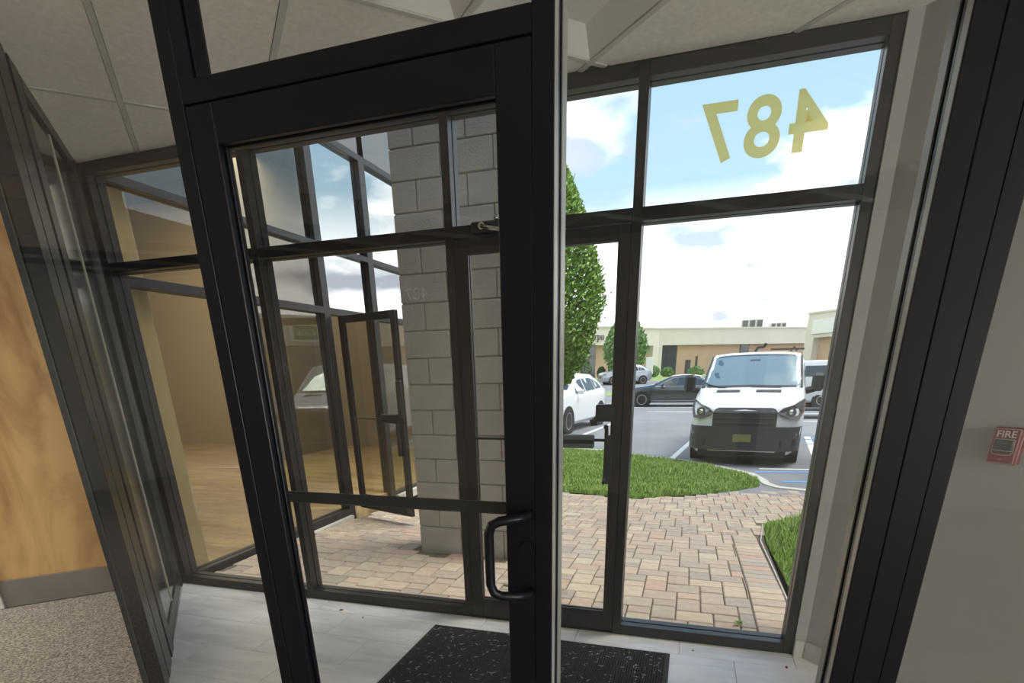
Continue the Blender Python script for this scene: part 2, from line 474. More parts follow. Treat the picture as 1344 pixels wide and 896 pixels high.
def parea(p):
    return abs(sum(p[i][0] * p[(i + 1) % len(p)][1] - p[(i + 1) % len(p)][0] * p[i][1] for i in range(len(p)))) / 2


VCC = VEST[::-1]
row = 0
y1 = 0.142
while y1 > -1.66:
    y0 = y1 - TH
    off = 0.055 if row % 2 == 0 else 0.34
    x = off - TW * 8
    while x < 2.6:
        g = 0.0016
        P = clip_convex([(x + g, y0 + g), (x + TW - g, y0 + g), (x + TW - g, y1 - g), (x + g, y1 - g)], VCC)
        if len(P) >= 3 and parea(P) > 0.0008:
            cx, cy = sum(p[0] for p in P) / len(P), sum(p[1] for p in P) / len(P)
            o = MB().prism([(p[0] - cx, p[1] - cy) for p in P], -0.006, random.uniform(-0.0003, 0.0003)).build('floor_tile', M['tile'], fl)
            o.location = (cx, cy, 0)
        x += TW
    y1 = y0; row += 1
MB().prism([(-8.0, -4.23), (-8.0, -7.2), (5.2, -7.2), (5.2, -4.47), (2.36, -1.66), (-2.02, -1.66), (-3.68, 0.0), (-3.74, 0.0)], -0.006, 0.004).build('carpet', M['carpet'], fl)

# ceiling: 45 degree grid of tiles, tee bars and one recessed troffer
ce = empty('ceiling', (0, 0, CEIL), kind='structure')
MB().prism([(-3.8, 0.2), (0.9, 0.2), (5.5, -4.4), (5.5, -7.4), (-8.3, -7.4), (-8.3, -4.3)], 0.14, 0.30).build('ceiling_slab', M['dark_ceiling'], ce)
U0, V0, ST, SV = -3.18, -0.48, 0.862, 1.724
CREG = [(-3.70, 0.03), (-8.0, -4.27), (-8.0, -7.2), (5.2, -7.2), (5.2, -4.47), (0.70, 0.03)]
FIX = {(1, 0), (2, 0)}
for iu in range(-14, 6):
    for iv in range(-4, 8):
        u0, u1 = U0 + iu * ST + 0.02, U0 + (iu + 1) * ST - 0.02
        v0, v1 = V0 + iv * SV + 0.02, V0 + (iv + 1) * SV - 0.02
        if (iu, iv) in FIX: continue
        q = [((u + v) / 2, (u - v) / 2) for u, v in ((u0, v0), (u1, v0), (u1, v1), (u0, v1))]
        P = clip_convex(q[::-1] if False else q, [(-3.68, 0.0), (-7.98, -4.25), (-7.98, -7.2), (5.2, -7.2), (5.2, -4.45), (0.72, 0.0)])
        if len(P) < 3:
            P = clip_convex(q[::-1], [(-3.68, 0.0), (-7.98, -4.25), (-7.98, -7.2), (5.2, -7.2), (5.2, -4.45), (0.72, 0.0)])
        if len(P) < 3 or parea(P) < 0.003: continue
        cx, cy = sum(p[0] for p in P) / len(P), sum(p[1] for p in P) / len(P)
        if cy < -5.2 or cx < -6: continue
        o = MB().prism([(p[0] - cx, p[1] - cy) for p in P], 0.004, 0.02).build('ceiling_tile', M['ceil_tile'], ce)
        o.location = (cx, cy, random.uniform(0, 0.0012)); o.rotation_euler = (random.uniform(-.002, .002), random.uniform(-.002, .002), 0)
R45 = Matrix.Rotation(PI / 4, 4, 'Z')
for iu in range(-12, 6):     # bars with X+Y constant
    c = U0 + iu * ST
    # along direction (1,-1): from the front wall into the lobby
    a = Vector((max(c, -20) / 1.0, 0, 0)); p0 = Vector((c, 0, 0)); p1 = Vector((c + 6.2, -6.2, 0))
    if c < -3.66: p0 = Vector(((c - 3.68) / 2, (c + 3.68) / 2, 0))
    if c > 0.68: continue
    d = (p1 - p0); ln = d.length; mt = Matrix.Translation(p0) @ Matrix.Rotation(math.atan2(d.y, d.x), 4, 'Z')
    MB().box(0, ln, -0.012, 0.012, 0.0, 0.03, mt).build('tee_bar', M['tbar'], ce)
for iv in range(-2, 7):     # bars with X-Y constant
    c = V0 + iv * SV
    p1 = Vector((min(c, 0.7), min(0.0, 0.7 - c) if c <= 0.7 else 0, 0))
    p1 = Vector((c, 0, 0)) if c < 0.7 else Vector(((0.7 + c) / 2, (0.7 - c) / 2, 0))
    if c < -3.6: continue
    p0 = p1 + Vector((-5.6, -5.6, 0)); d = p1 - p0; ln = d.length
    mt = Matrix.Translation(p0) @ Matrix.Rotation(math.atan2(d.y, d.x), 4, 'Z')
    MB().box(0, ln, -0.012, 0.012, 0.0005, 0.03, mt).build('tee_bar', M['tbar'], ce)
# two troffers side by side
def uv(u, v, z): return ((u + v) / 2, (u - v) / 2, z)


for iu_, lab in ((1, 'left one of two unlit recessed ceiling light fixtures above the glass door'), (2, 'right one of two unlit recessed ceiling light fixtures above the glass door')):
    u0, u1, v0, v1 = U0 + iu_ * ST, U0 + (iu_ + 1) * ST, V0, V0 + SV
    org = uv(u0, v0, 0)
    tr = empty('ceiling_light_fixture', (org[0], org[1], CEIL)); tag(tr, lab, 'ceiling light', 'recessed ceiling light fixtures')

    def uvl(u, v, z):
        a = uv(u, v, z); return (a[0] - org[0], a[1] - org[1], z)
    e0, e1 = 0.02, 0.13
    top = [uvl(u0 + e1, v0 + e1, 0.075), uvl(u1 - e1, v0 + e1, 0.075), uvl(u1 - e1, v1 - e1, 0.075), uvl(u0 + e1, v1 - e1, 0.075)]
    bot = [uvl(u0 + e0, v0 + e0, 0.006), uvl(u1 - e0, v0 + e0, 0.006), uvl(u1 - e0, v1 - e0, 0.006), uvl(u0 + e0, v1 - e0, 0.006)]
    MB().add(top + bot, [(0, 4, 5, 1), (1, 5, 6, 2), (2, 6, 7, 3), (3, 7, 4, 0)]).build('reflector', M['white_paint'], tr, fix=False)
    tp2 = [(p[0], p[1], p[2] + 0.02) for p in top]
    MB().add(top + tp2, [(0, 1, 2, 3), (7, 6, 5, 4), (0, 4, 5, 1), (1, 5, 6, 2), (2, 6, 7, 3), (3, 7, 4, 0)]).build('diffuser', M['lens'], tr)


def seg_wall(name, pts, z0, z1, th, m, side=1, kind='structure', parent=None):
    mb = MB()
    for a, b in zip(pts[:-1], pts[1:]):
        a = Vector((*a, 0)); b = Vector((*b, 0)); d = b - a
        mt = Matrix.Translation(a) @ Matrix.Rotation(math.atan2(d.y, d.x), 4, 'Z')
        mb.box(0, d.length, 0 if side > 0 else -th, th if side > 0 else 0, z0, z1, mt)
    o = mb.build(name, m, parent)
    if kind and not parent: o['kind'] = kind
    return o


# right 45 degree drywall, with the short return beside the window frame
wr = empty('wall_right', kind='structure')
MB().prism([(0.648, -0.012), (0.700, -0.018), (5.2, -4.49), (5.32, -4.37), (0.80, 0.15), (0.648, 0.15)], 0, 3.1).build('drywall_panel', M['drywall'], wr)
bb = empty('baseboard_right', kind='structure')
A = Vector((0.702, -0.022, 0)); dd = Vector((4.5, -4.47, 0)).normalized(); ang = math.atan2(dd.y, dd.x)
for k in range(7):
    mt = Matrix.Translation(A + dd * (k * 0.6 + 0.002)) @ Matrix.Rotation(ang, 4, 'Z')
    MB().cbox(0, 0.597, -0.010, 0.0, 0, 0.10, 0.003, mt).build('base_tile', M['tile_base'], bb)
MB().cbox(0.648, 0.703, -0.026, -0.014, 0, 0.10, 0.003).build('base_tile', M['tile_base'], bb)
# lobby walls behind and beside the viewer
seg_wall('wall_back', [(-8.0, -7.2), (5.2, -7.2)], 0, 3.0, 0.15, M['white_paint'], -1)
seg_wall('wall_lobby_right', [(5.2, -7.2), (5.2, -4.45)], 0, 3.0, 0.15, M['white_paint'], -1)
seg_wall('wall_lobby_left', [(-8.0, -4.2), (-8.0, -7.2)], 0, 3.0, 0.15, M['white_paint'], -1)
# honey veneer wall in the lobby, at 45 degrees
wv = empty('wall_left', (-3.72, 0.05, 0), math.radians(-135), kind='structure')
for k in range(5):
    x0 = 0.03 + k * 1.20
    MB().cbox(x0, x0 + 1.197, -0.02, 0.0, 0.20, 2.80, 0.002).build('veneer_panel', M['veneer'], wv)
MB().box(-0.1, 6.1, -0.17, -0.021, 0, 3.1).build('wall_core', M['white_paint'], wv)
MB().cbox(0.03, 1.08, -0.02, 0.012, 0.004, 0.20, 0.003).build('cove_base', M['cove'], wv)
MB().cbox(1.17, 6.0, -0.02, 0.012, 0.004, 0.20, 0.003).build('cove_base', M['cove'], wv)
tag(MB().cbox(1.085, 1.165, -0.02, 0.028, 0.004, 2.2, 0.006).build('door_trim', M['white_paint'], wv), None)

# ------------------------------------------------------------------ storefront frame builders
FD = 0.115


def member(mb_name, x0, x1, z0, z1, parent, m, y0=0.0, y1=FD, pocket=None):
    """hollow-section member: box with a thin glazing groove on the sides named in pocket"""
    mb = MB(); ym = (y0 + y1) / 2; g = 0.006; dp = 0.007
    mb.cbox(x0, x1, y0, ym - g, z0, z1, 0.0015)
    mb.cbox(x0, x1, ym + g, y1, z0, z1, 0.0015)
    if x1 - x0 < z1 - z0: mb.box(x0 + dp, x1 - dp, ym - g, ym + g, z0, z1)
    else: mb.box(x0, x1, ym - g, ym + g, z0 + dp, z1 - dp)
    return mb.build(mb_name, m, parent)


def pane(x0, x1, z0, z1, parent, m=None, y=FD / 2, th=0.006):
    return MB().box(x0 - 0.005, x1 + 0.005, y - th / 2, y + th / 2, z0 - 0.005, z1 + 0.005).build('glass_pane', m or M['glass'], parent)


# ------------------------------------------------------------------ front window wall, inner face on Y = 0
wf = empty('window_1', kind='structure')
XC0, XC1 = -3.700, -3.612
XM1 = (-2.500, -2.455); XM2 = (-1.283, -1.238); XM3 = (-0.335, -0.290); XR = (0.600, 0.645)
for a, b in ((XC0, XC1), XM1, XM2, XM3, XR):
    member('mullion', a, b, 0.0, CEIL, wf, M['frame'])
bays = [(XC1, XM1[0]), (XM1[1], XM2[0]), (XM2[1], XM3[0]), (XM3[1], XR[0])]
for i, (a, b) in enumerate(bays):
    member('head_bar', a, b, 2.665, CEIL, wf, M['frame'])
    member('transom_bar', a, b, 2.133, 2.188, wf, M['frame'])
    pane(a, b, 2.188, 2.665, wf)
    if i != 2:
        member('sill_bar', a, b, 0.0, 0.062, wf, M['frame'])
        pane(a, b, 0.062, 2.133, wf)
MB().cbox(XM2[1], XM3[0], 0.0, FD, -0.004, 0.008, 0.002).build('threshold', M['frame'], wf)
# white outside ledge under the glass
MB().cbox(XC1, 0.66, FD, FD + 0.05, -0.05, 0.03, 0.004).build('ledge', M['concrete'], wf)
pw = MB().box(-3.9, 0.9, 0.02, 0.25, CEIL + 0.01, 4.6).build('wall_front', M['spandrel']); pw['kind'] = 'structure'
o = MB().prism([(0.80, 0.20), (6.0, -5.0), (6.3, -4.8), (1.0, 0.45)], -0.3, 4.6).build('wall_outside_right', M['stucco_cream']); o['kind'] = 'structure'


# ------------------------------------------------------------------ door leaves
def make_leaf(name, wdt, z0, z1, sl, sr, rt, rb, m, glass=None, th=0.045):
    """local: x 0..wdt, y -th/2..th/2 (negative y = the side facing us)"""
    r = empty(name)
    y0, y1 = -th / 2, th / 2

    def bar(n, a, b, c, d):
        MB().cbox(a, b, y0, -0.006, c, d, 0.002).cbox(a, b, 0.006, y1, c, d, 0.002).box(a + 0.008, b - 0.008, -0.006, 0.006, c + 0.008, d - 0.008).build(n, m, r)
    bar('stile', 0, sl, z0, z1); bar('stile', wdt - sr, wdt, z0, z1)
    bar('top_rail', sl, wdt - sr, z1 - rt, z1); bar('bottom_rail', sl, wdt - sr, z0, z0 + rb)
    MB().box(sl - 0.006, wdt - sr + 0.006, -0.003, 0.003, z0 + rb - 0.006, z1 - rt + 0.006).build('glass_pane', glass or M['glass'], r)
    return r


# exterior door, closed, between the second and third mullion
d1 = make_leaf('door_1', 0.899, 0.010, 2.128, 0.073, 0.060, 0.066, 0.125, M['frame'])
d1.location = (XM2[1] + 0.002, 0.028, 0); d1['kind'] = 'structure'
ox = XM2[1] + 0.002
pb = MB().cbox(-0.93 - ox, -0.475 - ox, -0.085, -0.045, 1.100, 1.168, 0.004).build('push_bar', M['grey_plastic'], d1)
MB().cbox(-0.932 - ox, -0.474 - ox, -0.088, -0.084, 1.124, 1.144, 0.001).build('push_pad', M['black_plastic'], pb)
MB().cbox(-1.16 - ox, -0.93 - ox, -0.062, -0.048, 1.134, 1.146, 0.002).cbox(-0.475 - ox, -0.40 - ox, -0.07, -0.05, 1.134, 1.148, 0.002).build('push_rod', M['black_plastic'], d1)
MB().cbox(-0.468 - ox, -0.372 - ox, -0.09, -0.022, 1.238, 1.322, 0.005).build('latch_case', M['black_plastic'], d1)
MB().cbox(-0.412 - ox, -0.384 - ox, -0.05, -0.022, 0.905, 1.165, 0.003).build('lock_plate', M['black_plastic'], d1)
MB().tube([(-0.43 - ox, 0.022, 0.9), (-0.43 - ox, 0.06, 0.9), (-0.43 - ox, 0.075, 0.93), (-0.43 - ox, 0.075, 1.17), (-0.43 - ox, 0.06, 1.2), (-0.43 - ox, 0.022, 1.2)], 0.011).build('pull_handle', M['black_plastic'], d1, True)
# closer above the exterior door
cl_ = empty('door_closer', (-1.06, 0.0, 2.17))
tag(cl_, 'small silver door closer arm on the bar above the exterior glass door', 'door closer')
MB().cbox(-0.06, 0.22, -0.05, 0.0, -0.03, 0.018, 0.006).build('closer_case', M['frame'], cl_)
MB().tube([(0.0, -0.055, -0.005), (0.03, -0.07, -0.015), (0.115, -0.10, -0.035)], [0.012, 0.010, 0.009], 10).build('closer_arm', M['steel'], cl_, True)
MB().cyl((0, -0.03, -0.004), (0, -0.062, -0.004), 0.017, 16).build('arm_pivot', M['steel'], cl_)
MB().sphere((0.07, -0.03, 0.03), 0.014, 12, 8).build('adjusting_cap', M['steel'], cl_, True)

# ------------------------------------------------------------------ inner glazed partition at Y = -1.68 .. -1.565
YI = -1.68
wi = empty('window_2', (0, YI, 0), kind='structure')
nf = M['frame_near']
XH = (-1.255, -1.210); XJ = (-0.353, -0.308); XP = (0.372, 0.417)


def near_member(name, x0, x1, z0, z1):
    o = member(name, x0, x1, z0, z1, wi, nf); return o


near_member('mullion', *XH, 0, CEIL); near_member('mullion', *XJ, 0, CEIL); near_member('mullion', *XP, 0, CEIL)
# pale pocket faces, caught light put in the colour, on the mullions that hold the clear side light
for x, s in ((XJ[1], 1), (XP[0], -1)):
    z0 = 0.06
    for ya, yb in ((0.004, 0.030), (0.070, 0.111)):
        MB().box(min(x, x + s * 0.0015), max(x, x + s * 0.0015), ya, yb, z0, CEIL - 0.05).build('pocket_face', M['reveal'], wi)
near_member('header_bar', XH[1], XJ[0], 2.105, 2.150)
near_member('head_bar', -2.00, XH[0], CEIL - 0.05, CEIL); near_member('head_bar', XH[1], XJ[0], CEIL - 0.05, CEIL); near_member('head_bar', XJ[1], XP[0], CEIL - 0.05, CEIL)
near_member('sill_bar', XJ[1], XP[0], 0, 0.06); near_member('sill_bar', -2.00, XH[0], 0, 0.06)
pane(XH[1], XJ[0], 2.150, CEIL - 0.05, wi); pane(XJ[1], XP[0], 0.06, CEIL - 0.05, wi); pane(-1.97, XH[0], 0.06, CEIL - 0.05, wi)
# broad built-up post to the right
MB().cbox(0.4175, 0.470, 0.0, FD, 0, CEIL, 0.002).build('post', nf, wi)
MB().cbox(0.4715, 0.507, 0.006, FD - 0.01, 0, CEIL, 0.002).build('post', nf, wi)
near_member('head_bar', 0.507, 2.30, CEIL - 0.05, CEIL); near_member('sill_bar', 0.507, 2.30, 0, 0.06)
pane(0.507, 2.30, 0.06, CEIL - 0.05, wi)

# inner door leaf, closed, black wide stiles
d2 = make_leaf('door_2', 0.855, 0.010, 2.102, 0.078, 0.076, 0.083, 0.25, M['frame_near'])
d2.location = (XH[1] + 0.001, YI + 0.024, 0); d2['kind'] = 'structure'
hx = XH[1] + 0.001
# push bar on the far side
MB().cbox(0.045, 0.79, 0.050, 0.062, 1.132, 1.166, 0.004).cbox(0.05, 0.07, 0.022, 0.052, 1.138, 1.160, 0.002).cbox(0.77, 0.79, 0.022, 0.052, 1.138, 1.160, 0.002).build('push_bar', M['black_plastic'], d2)
# offset D pull on our side
yy = YI + 0.024
px_ = -0.452 - hx
hp = [(-0.365 - hx, -0.022, 1.158), (-0.365 - hx, -0.050, 1.158), (-0.385 - hx, -0.070, 1.156), (-0.425 - hx, -0.088, 1.152), (-0.444 - hx, -0.094, 1.142), (px_, -0.096, 1.120),
      (px_, -0.096, 1.05), (px_, -0.096, 0.985), (-0.444 - hx, -0.094, 0.962), (-0.425 - hx, -0.088, 0.952), (-0.385 - hx, -0.070, 0.948), (-0.365 - hx, -0.050, 0.946), (-0.365 - hx, -0.022, 0.946)]
MB().tube(hp, 0.0125, 14).build('pull_handle', M['frame_near'], d2, True)
MB().cyl((-0.372 - hx, -0.020, 1.07), (-0.372 - hx, -0.030, 1.07), 0.017, 18).build('lock_cylinder', M['frame_near'], d2)

# ------------------------------------------------------------------ left 45 degree glazed wall (dark panels), corner (-3.66,0) -> (-2.0,-1.66)
wl = empty('window_3', (-3.66, 0.0, 0), math.radians(-45), kind='structure')
# local x = distance s along the wall; local +y faces into the vestibule (north-east)
nl = M['frame_near']
MB().cbox(0.0, 0.075, -0.06, 0.0, 0, CEIL, 0.002).build('post', M['frame'], wl)
for a, b in ((0.08, 0.655), (0.67, 1.165)):
    MB().cbox(a, b, -0.035, -0.02, 0.10, 2.66, 0.001).build('dark_panel', M['dark_panel'], wl)
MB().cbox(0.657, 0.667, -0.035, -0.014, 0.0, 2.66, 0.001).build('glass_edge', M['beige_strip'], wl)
MB().cbox(1.168, 1.19, -0.03, -0.012, 0.0, 2.45, 0.001).build('edge_light_strip', M['beige_strip'], wl)  # beige strip put in for light seen at the glass edge
MB().box(0.075, 1.16, -0.03, -0.012, 0.0, 0.10).build('base_rail', M['frame'], wl)
MB().box(0.075, 1.16, -0.03, -0.004, 2.66, CEIL).build('head_bar', M['frame'], wl)
MB().box(0.0, 1.76, -0.09, -0.065, 0.0, CEIL).build('backing', M['dark_panel'], wl)
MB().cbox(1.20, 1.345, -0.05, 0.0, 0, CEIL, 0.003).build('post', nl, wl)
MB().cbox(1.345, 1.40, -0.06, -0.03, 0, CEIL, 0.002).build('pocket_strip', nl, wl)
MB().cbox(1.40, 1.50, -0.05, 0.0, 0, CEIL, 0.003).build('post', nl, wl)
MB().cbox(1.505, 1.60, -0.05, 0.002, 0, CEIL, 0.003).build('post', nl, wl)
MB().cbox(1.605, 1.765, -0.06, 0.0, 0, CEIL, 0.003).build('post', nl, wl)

# ================================================================== INSIDE THINGS
# entrance mat
em = empty('entrance_mat', (-0.707, -0.66, 0))
tag(em, 'black ribbed rubber entrance mat flecked with pale lint on the tiled floor', 'mat')
MB().cbox(-0.715, 0.715, -0.485, 0.485, 0.0, 0.006, 0.003).build('backing', M['rubber'], em)
mb = MB()
for k in range(108):
    x = -0.69 + k * 0.01285
    mb.add([(x, -0.46, 0.006), (x + 0.008, -0.46, 0.006), (x + 0.004, -0.46, 0.0125), (x, 0.46, 0.006), (x + 0.008, 0.46, 0.006), (x + 0.004, 0.46, 0.0125)], [(0, 2, 1), (3, 4, 5), (0, 3, 5, 2), (1, 2, 5, 4)])
for k in range(70):
    y = -0.46 + k * 0.0134
    mb.add([(-0.69, y, 0.006), (-0.69, y + 0.006, 0.006), (-0.69, y + 0.003, 0.0105), (0.69, y, 0.006), (0.69, y + 0.006, 0.006), (0.69, y + 0.003, 0.0105)], [(0, 1, 2), (3, 5, 4), (0, 2, 5, 3), (1, 4, 5, 2)])
tag(mb.build('ribs', M['rubber'], em), kind='stuff')
mb = MB(); rn = random.Random(3)
for k in range(620):
    x, y, a, l = rn.uniform(-.69, .69), rn.uniform(-.46, .46), rn.uniform(0, PI), rn.uniform(.008, .036)
    dx, dy = math.cos(a) * l / 2, math.sin(a) * l / 2
    mb.add([(x - dx, y - dy, .0128), (x - dx * .2, y + dy * .2 + .0012, .0135), (x + dx, y + dy, .0128), (x + .0008, y - .0012, .0128)], [(0, 1, 2, 3)])
tag(mb.build('lint', M['lint'], em), kind='stuff')

# bits of dry leaf on the tiles, each of its own look
for (x, y, s_, lab) in [(-2.14, -0.13, 0.018, 'red-brown crumpled dry leaf on the pale tiles right of the first mullion'),
                        (-2.80, -0.07, 0.011, 'dark leaf fragment on the pale tiles nearest the left window corner'),
                        (-1.93, -0.20, 0.012, 'pale straw scrap on the tiles right of the red-brown leaf'),
                        (0.60, -0.16, 0.016, 'dark seed husk on the tiles near the right wall base'),
                        (0.13, -0.10, 0.010, 'small brown crumb on the tiles beside the mat corner')]:
    rr = random.Random(int(x * 100)); mb = MB(); n = 7; pts = []
    for k in range(n):
        t = 2 * PI * k / n; pts.append((math.cos(t) * s_ * rr.uniform(.6, 1.1), math.sin(t) * s_ * .45 * rr.uniform(.6, 1.1), rr.uniform(.001, .006)))
    mb.add(pts + [(0, 0, .007)] + [(p[0], p[1], 0.0003) for p in pts], [(k, (k + 1) % n, n) for k in range(n)] + [(k, n + 1 + k, n + 1 + (k + 1) % n, (k + 1) % n) for k in range(n)] + [tuple(range(n + 1, 2 * n + 1))])
    o = mb.build('leaf_scrap', M['dry_leaf'] if 'red' in lab or 'dark' in lab else M['stone']); o.location = (x, y, 0.0005); o.rotation_euler = (0, 0, rr.uniform(0, 3))
    tag(o, lab, 'leaf' if 'leaf' in lab else 'debris')

# fire alarm pull station on the right drywall: wall direction (1,-1), facing (-1,-1)
fa = empty('fire_alarm_pull_station', (1.140 - 0.002, -0.460, 1.132), math.radians(-45))
tag(fa, 'red fire alarm pull station on the grey right wall', 'fire alarm')
# local x along the wall (to the viewer's right), local -y out of the wall
HW, HH = 0.041, 0.132
MB().cbox(-HW - 0.004, HW + 0.004, -0.022, 0.006, 0.0, HH, 0.003).build('back_box', M['red'], fa)
MB().cbox(-HW, HW, -0.040, -0.022, 0.004, HH - 0.004, 0.004).build('cover', M['red'], fa)
mb = MB()
for (a, b, c, d) in ((-HW, HW, HH - 0.006, HH - 0.004), (HW - .002, HW, 0.004, HH - .004), (-HW, HW, 0.004, 0.006), (-HW, -HW + .0015, 0.004, HH - .004)):
    mb.box(a, b, -0.0408, -0.040, c, d)
mb.build('cover_edge', M['pale_red'], fa)
text_mesh('lettering', 'FIRE', 0.034, M['white_print'], fa, (0.0, -0.0405, 0.098), (PI / 2, 0, 0), 0.0006, bold=0.0004)
hd = MB().cbox(-0.030, 0.030, -0.047, -0.040, 0.042, 0.090, 0.003).build('pull_lever', M['black_plastic'], fa)
mb = MB()
outl = [(-.031, .091), (.031, .091), (.032, .044), (.026, .037), (0, .034), (-.026, .037), (-.032, .044)]
for (p, q) in zip(outl, outl[1:] + outl[:1]):
    mb.tube([(p[0], -0.0415, p[1]), (q[0], -0.0415, q[1])], 0.0009, 6)
mb.tube([(-.030, -.0475, .052), (.030, -.0475, .050)], 0.0008, 6)
mb.build('lever_outline', M['white_print'], hd)
text_mesh('lever_lettering', 'PULL', 0.014, M['grey_plastic'], hd, (0.0, -0.0475, 0.074), (PI / 2, 0, 0), 0.0005)
MB().cbox(-0.006, 0.006, -0.0408, -0.0398, 0.018, 0.0195, 0.0002).build('key_slot', M['white_print'], fa)

# vinyl number on the glass, read from outside
vn = empty('window_number', (0.17, FD / 2 + 0.0035, 2.345))
tag(vn, 'pale yellow vinyl street number on the upper right window pane', 'number')
for ch, dx in (('4', 0.195), ('8', 0.02), ('7', -0.155)):
    text_mesh('digit', ch, 0.30, M['yellow_vinyl'], vn, (dx, 0, 0), (PI / 2, 0, PI), 0.0004, bold=0.006)
vs_ = empty('window_number', (-1.50, FD / 2 + 0.0035, 1.875))  # small faint grey digits, backwards from inside
tag(vs_, 'small faint grey number on the window left of the exterior door', 'number')
for ch, dx in (('4', 0.05), ('8', 0.002), ('7', -0.044)):
    text_mesh('digit', ch, 0.085, M['faint_grey'], vs_, (dx, 0, 0), (PI / 2, 0, PI), 0.0003)

# ================================================================== OUTSIDE: glazed side wall of the next shop, X = -3.70, running along +Y
wp = empty('window_4', (-3.70, 0.0, 0), kind='structure')
XW0, XW1 = -0.115, 0.0       # local x: thickness, outer face at x = 0


def pmember(name, y0, y1, z0, z1, vertical):
    mb = MB(); g = 0.006
    mb.cbox(XW0, -0.0575 - g, y0, y1, z0, z1, 0.002); mb.cbox(-0.0575 + g, XW1, y0, y1, z0, z1, 0.002)
    if vertical: mb.box(-0.0575 - g, -0.0575 + g, y0 + .007, y1 - .007, z0, z1)
    else: mb.box(-0.0575 - g, -0.0575 + g, y0, y1, z0 + .007, z1 - .007)
    return mb.build(name, M['frame'], wp)


def ppane(y0, y1, z0, z1):
    MB().box(-0.0605, -0.0545, y0 - .005, y1 + .005, z0 - .005, z1 + .005).build('glass_pane', M['glass_upper'] if z0 > 2.1 and y0 > 1 else M['glass_shop'], wp)


TOPZ = 3.70
VY = [(0.12, 0.17), (2.36, 2.47), (3.33, 3.45), (4.75, 4.86), (6.1, 6.21), (7.45, 7.56)]
for a, b in VY: pmember('mullion', a, b, -0.15, TOPZ + 0.35, True)
for (a, b), (c, d) in zip(VY[:-1], VY[1:]):
    pmember('transom_bar', b, c, 2.085, 2.150, False); pmember('transom_bar', b, c, 2.690, 2.745, False); pmember('head_bar', b, c, TOPZ - 0.03, TOPZ + 0.03, False)
    ppane(b, c, 2.150, 2.690); ppane(b, c, 2.745, TOPZ - 0.03)
    if abs(b - 2.47) > 0.05:
        pmember('sill_bar', b, c, -0.06, 0.02 if b < 3 else -0.02, False); ppane(b, c, 0.02 if b < 3 else -0.02, 2.085)
        MB().cbox(0.0, 0.05, b, c, -0.16, -0.055, 0.004).build('curb_strip', M['concrete'], wp)
# outside wing above and beyond
o = MB().box(-4.3, -3.70, 0.12, 7.6, TOPZ + 0.03, 4.9).build('wall_fascia', M['spandrel']); o['kind'] = 'structure'
# added wing, unseen to the right, so the shop glass mirrors something dark
o = MB().box(4.7, 5.6, -3.4, 10.0, -0.4, 5.0).build('wall_wing_added', M['spandrel']); o['kind'] = 'structure'
o = MB().box(-16.0, -3.69, 7.6, 8.3, -0.4, 5.4).build('wall_wing_end', M['stucco_cream']); o['kind'] = 'structure'


# shop interior behind that glass
o = MB().prism([(-3.76, 0.0), (-3.76, 7.7), (-16, 7.7), (-16, -12.2), (-15.9, -12.2)], -0.2, 0.0).build('floor_shop', M['oak']); o['kind'] = 'structure'
ysw = empty('wall_shop_back', kind='structure')
for k in range(5):
    x0 = -15.8 + k * 2.41
    MB().cbox(x0, x0 + 2.405, 7.55, 7.62, 0.0, 5.1, 0.002).build('wall_panel', M['yellow_wall' if k < 3 else 'beige_wall'], ysw)
o = MB().box(-16, -15.85, -6, 7.7, 0, 5.1).build('wall_shop_left', M['yellow_wall']); o['kind'] = 'structure'
o = MB().prism([(-3.78, 0.1), (-3.78, 7.7), (-16, 7.7), (-16, -12)], 4.95, 5.1).build('ceiling_shop', M['dark_ceiling']); o['kind'] = 'structure'
# partition of the shop seen through the open door
o = MB().box(-7.4, -7.25, 5.2, 7.5, 0, 5.0).build('wall_shop_partition', M['beige_wall']); o['kind'] = 'structure'
o = MB().prism([(-3.80, 0.40), (-15.9, -11.70), (-15.9, -11.86), (-3.80, 0.24)], 0.0, 5.0).build('wall_shop_side', M['yellow_wall']); o['kind'] = 'structure'

# open shop door, swung out
d3 = make_leaf('door_3', 0.89, 0.0, 2.07, 0.07, 0.07, 0.07, 0.16, M['frame'], M['glass_shop'])
d3.location = (-3.655, 2.55, 0.0); d3.rotation_euler = (0, 0, math.atan2(-0.30, 0.84)); d3['kind'] = 'structure'
MB().cbox(0.07, 0.64, -0.052, -0.042, 1.03, 1.042, 0.002).build('push_rod', M['black_plastic'], d3)
MB().cbox(0.60, 0.84, -0.075, -0.022, 1.00, 1.09, 0.006).build('latch_case', M['black_plastic'], d3)
MB().cbox(0.80, 0.845, -0.06, -0.022, 0.66, 1.00, 0.004).cbox(0.835, 0.905, -0.05, -0.01, 1.05, 1.42, 0.008).build('lock_plate', M['black_plastic'], d3)

# block pillar
bp = empty('block_pillar', (-2.245, 1.28, -0.06), kind='structure')
PWD, PDP, bh = 1.0, 0.40, 0.2
MB().box(0.012, PWD - 0.012, 0.012, PDP - 0.012, 0, 4.66).build('core', M['mortar'], bp)
shared = {}
for k in range(23):
    z0 = 0.04 + k * bh + 0.02 if k else 0.0
    zt = 0.06 + (k + 1) * bh
    z0 = 0.06 + k * bh if k else 0.0
    xs = [0, .2, .6, 1.0] if k % 2 else [0, .4, .8, 1.0]
    for a, b in zip(xs[:-1], xs[1:]):
        key = (round(b - a, 2), round(zt - z0, 2))
        if key not in shared:
            shared[key] = MB().cbox(0.0045, b - a - 0.0045, 0, PDP, 0.0045, zt - z0 - 0.0045, 0.005).mesh('block', M['cmu'])
        o = bpy.data.objects.new('block', shared[key]); C.objects.link(o); o.parent = bp; o.location = (a, random.uniform(-.0015, .0015), z0)

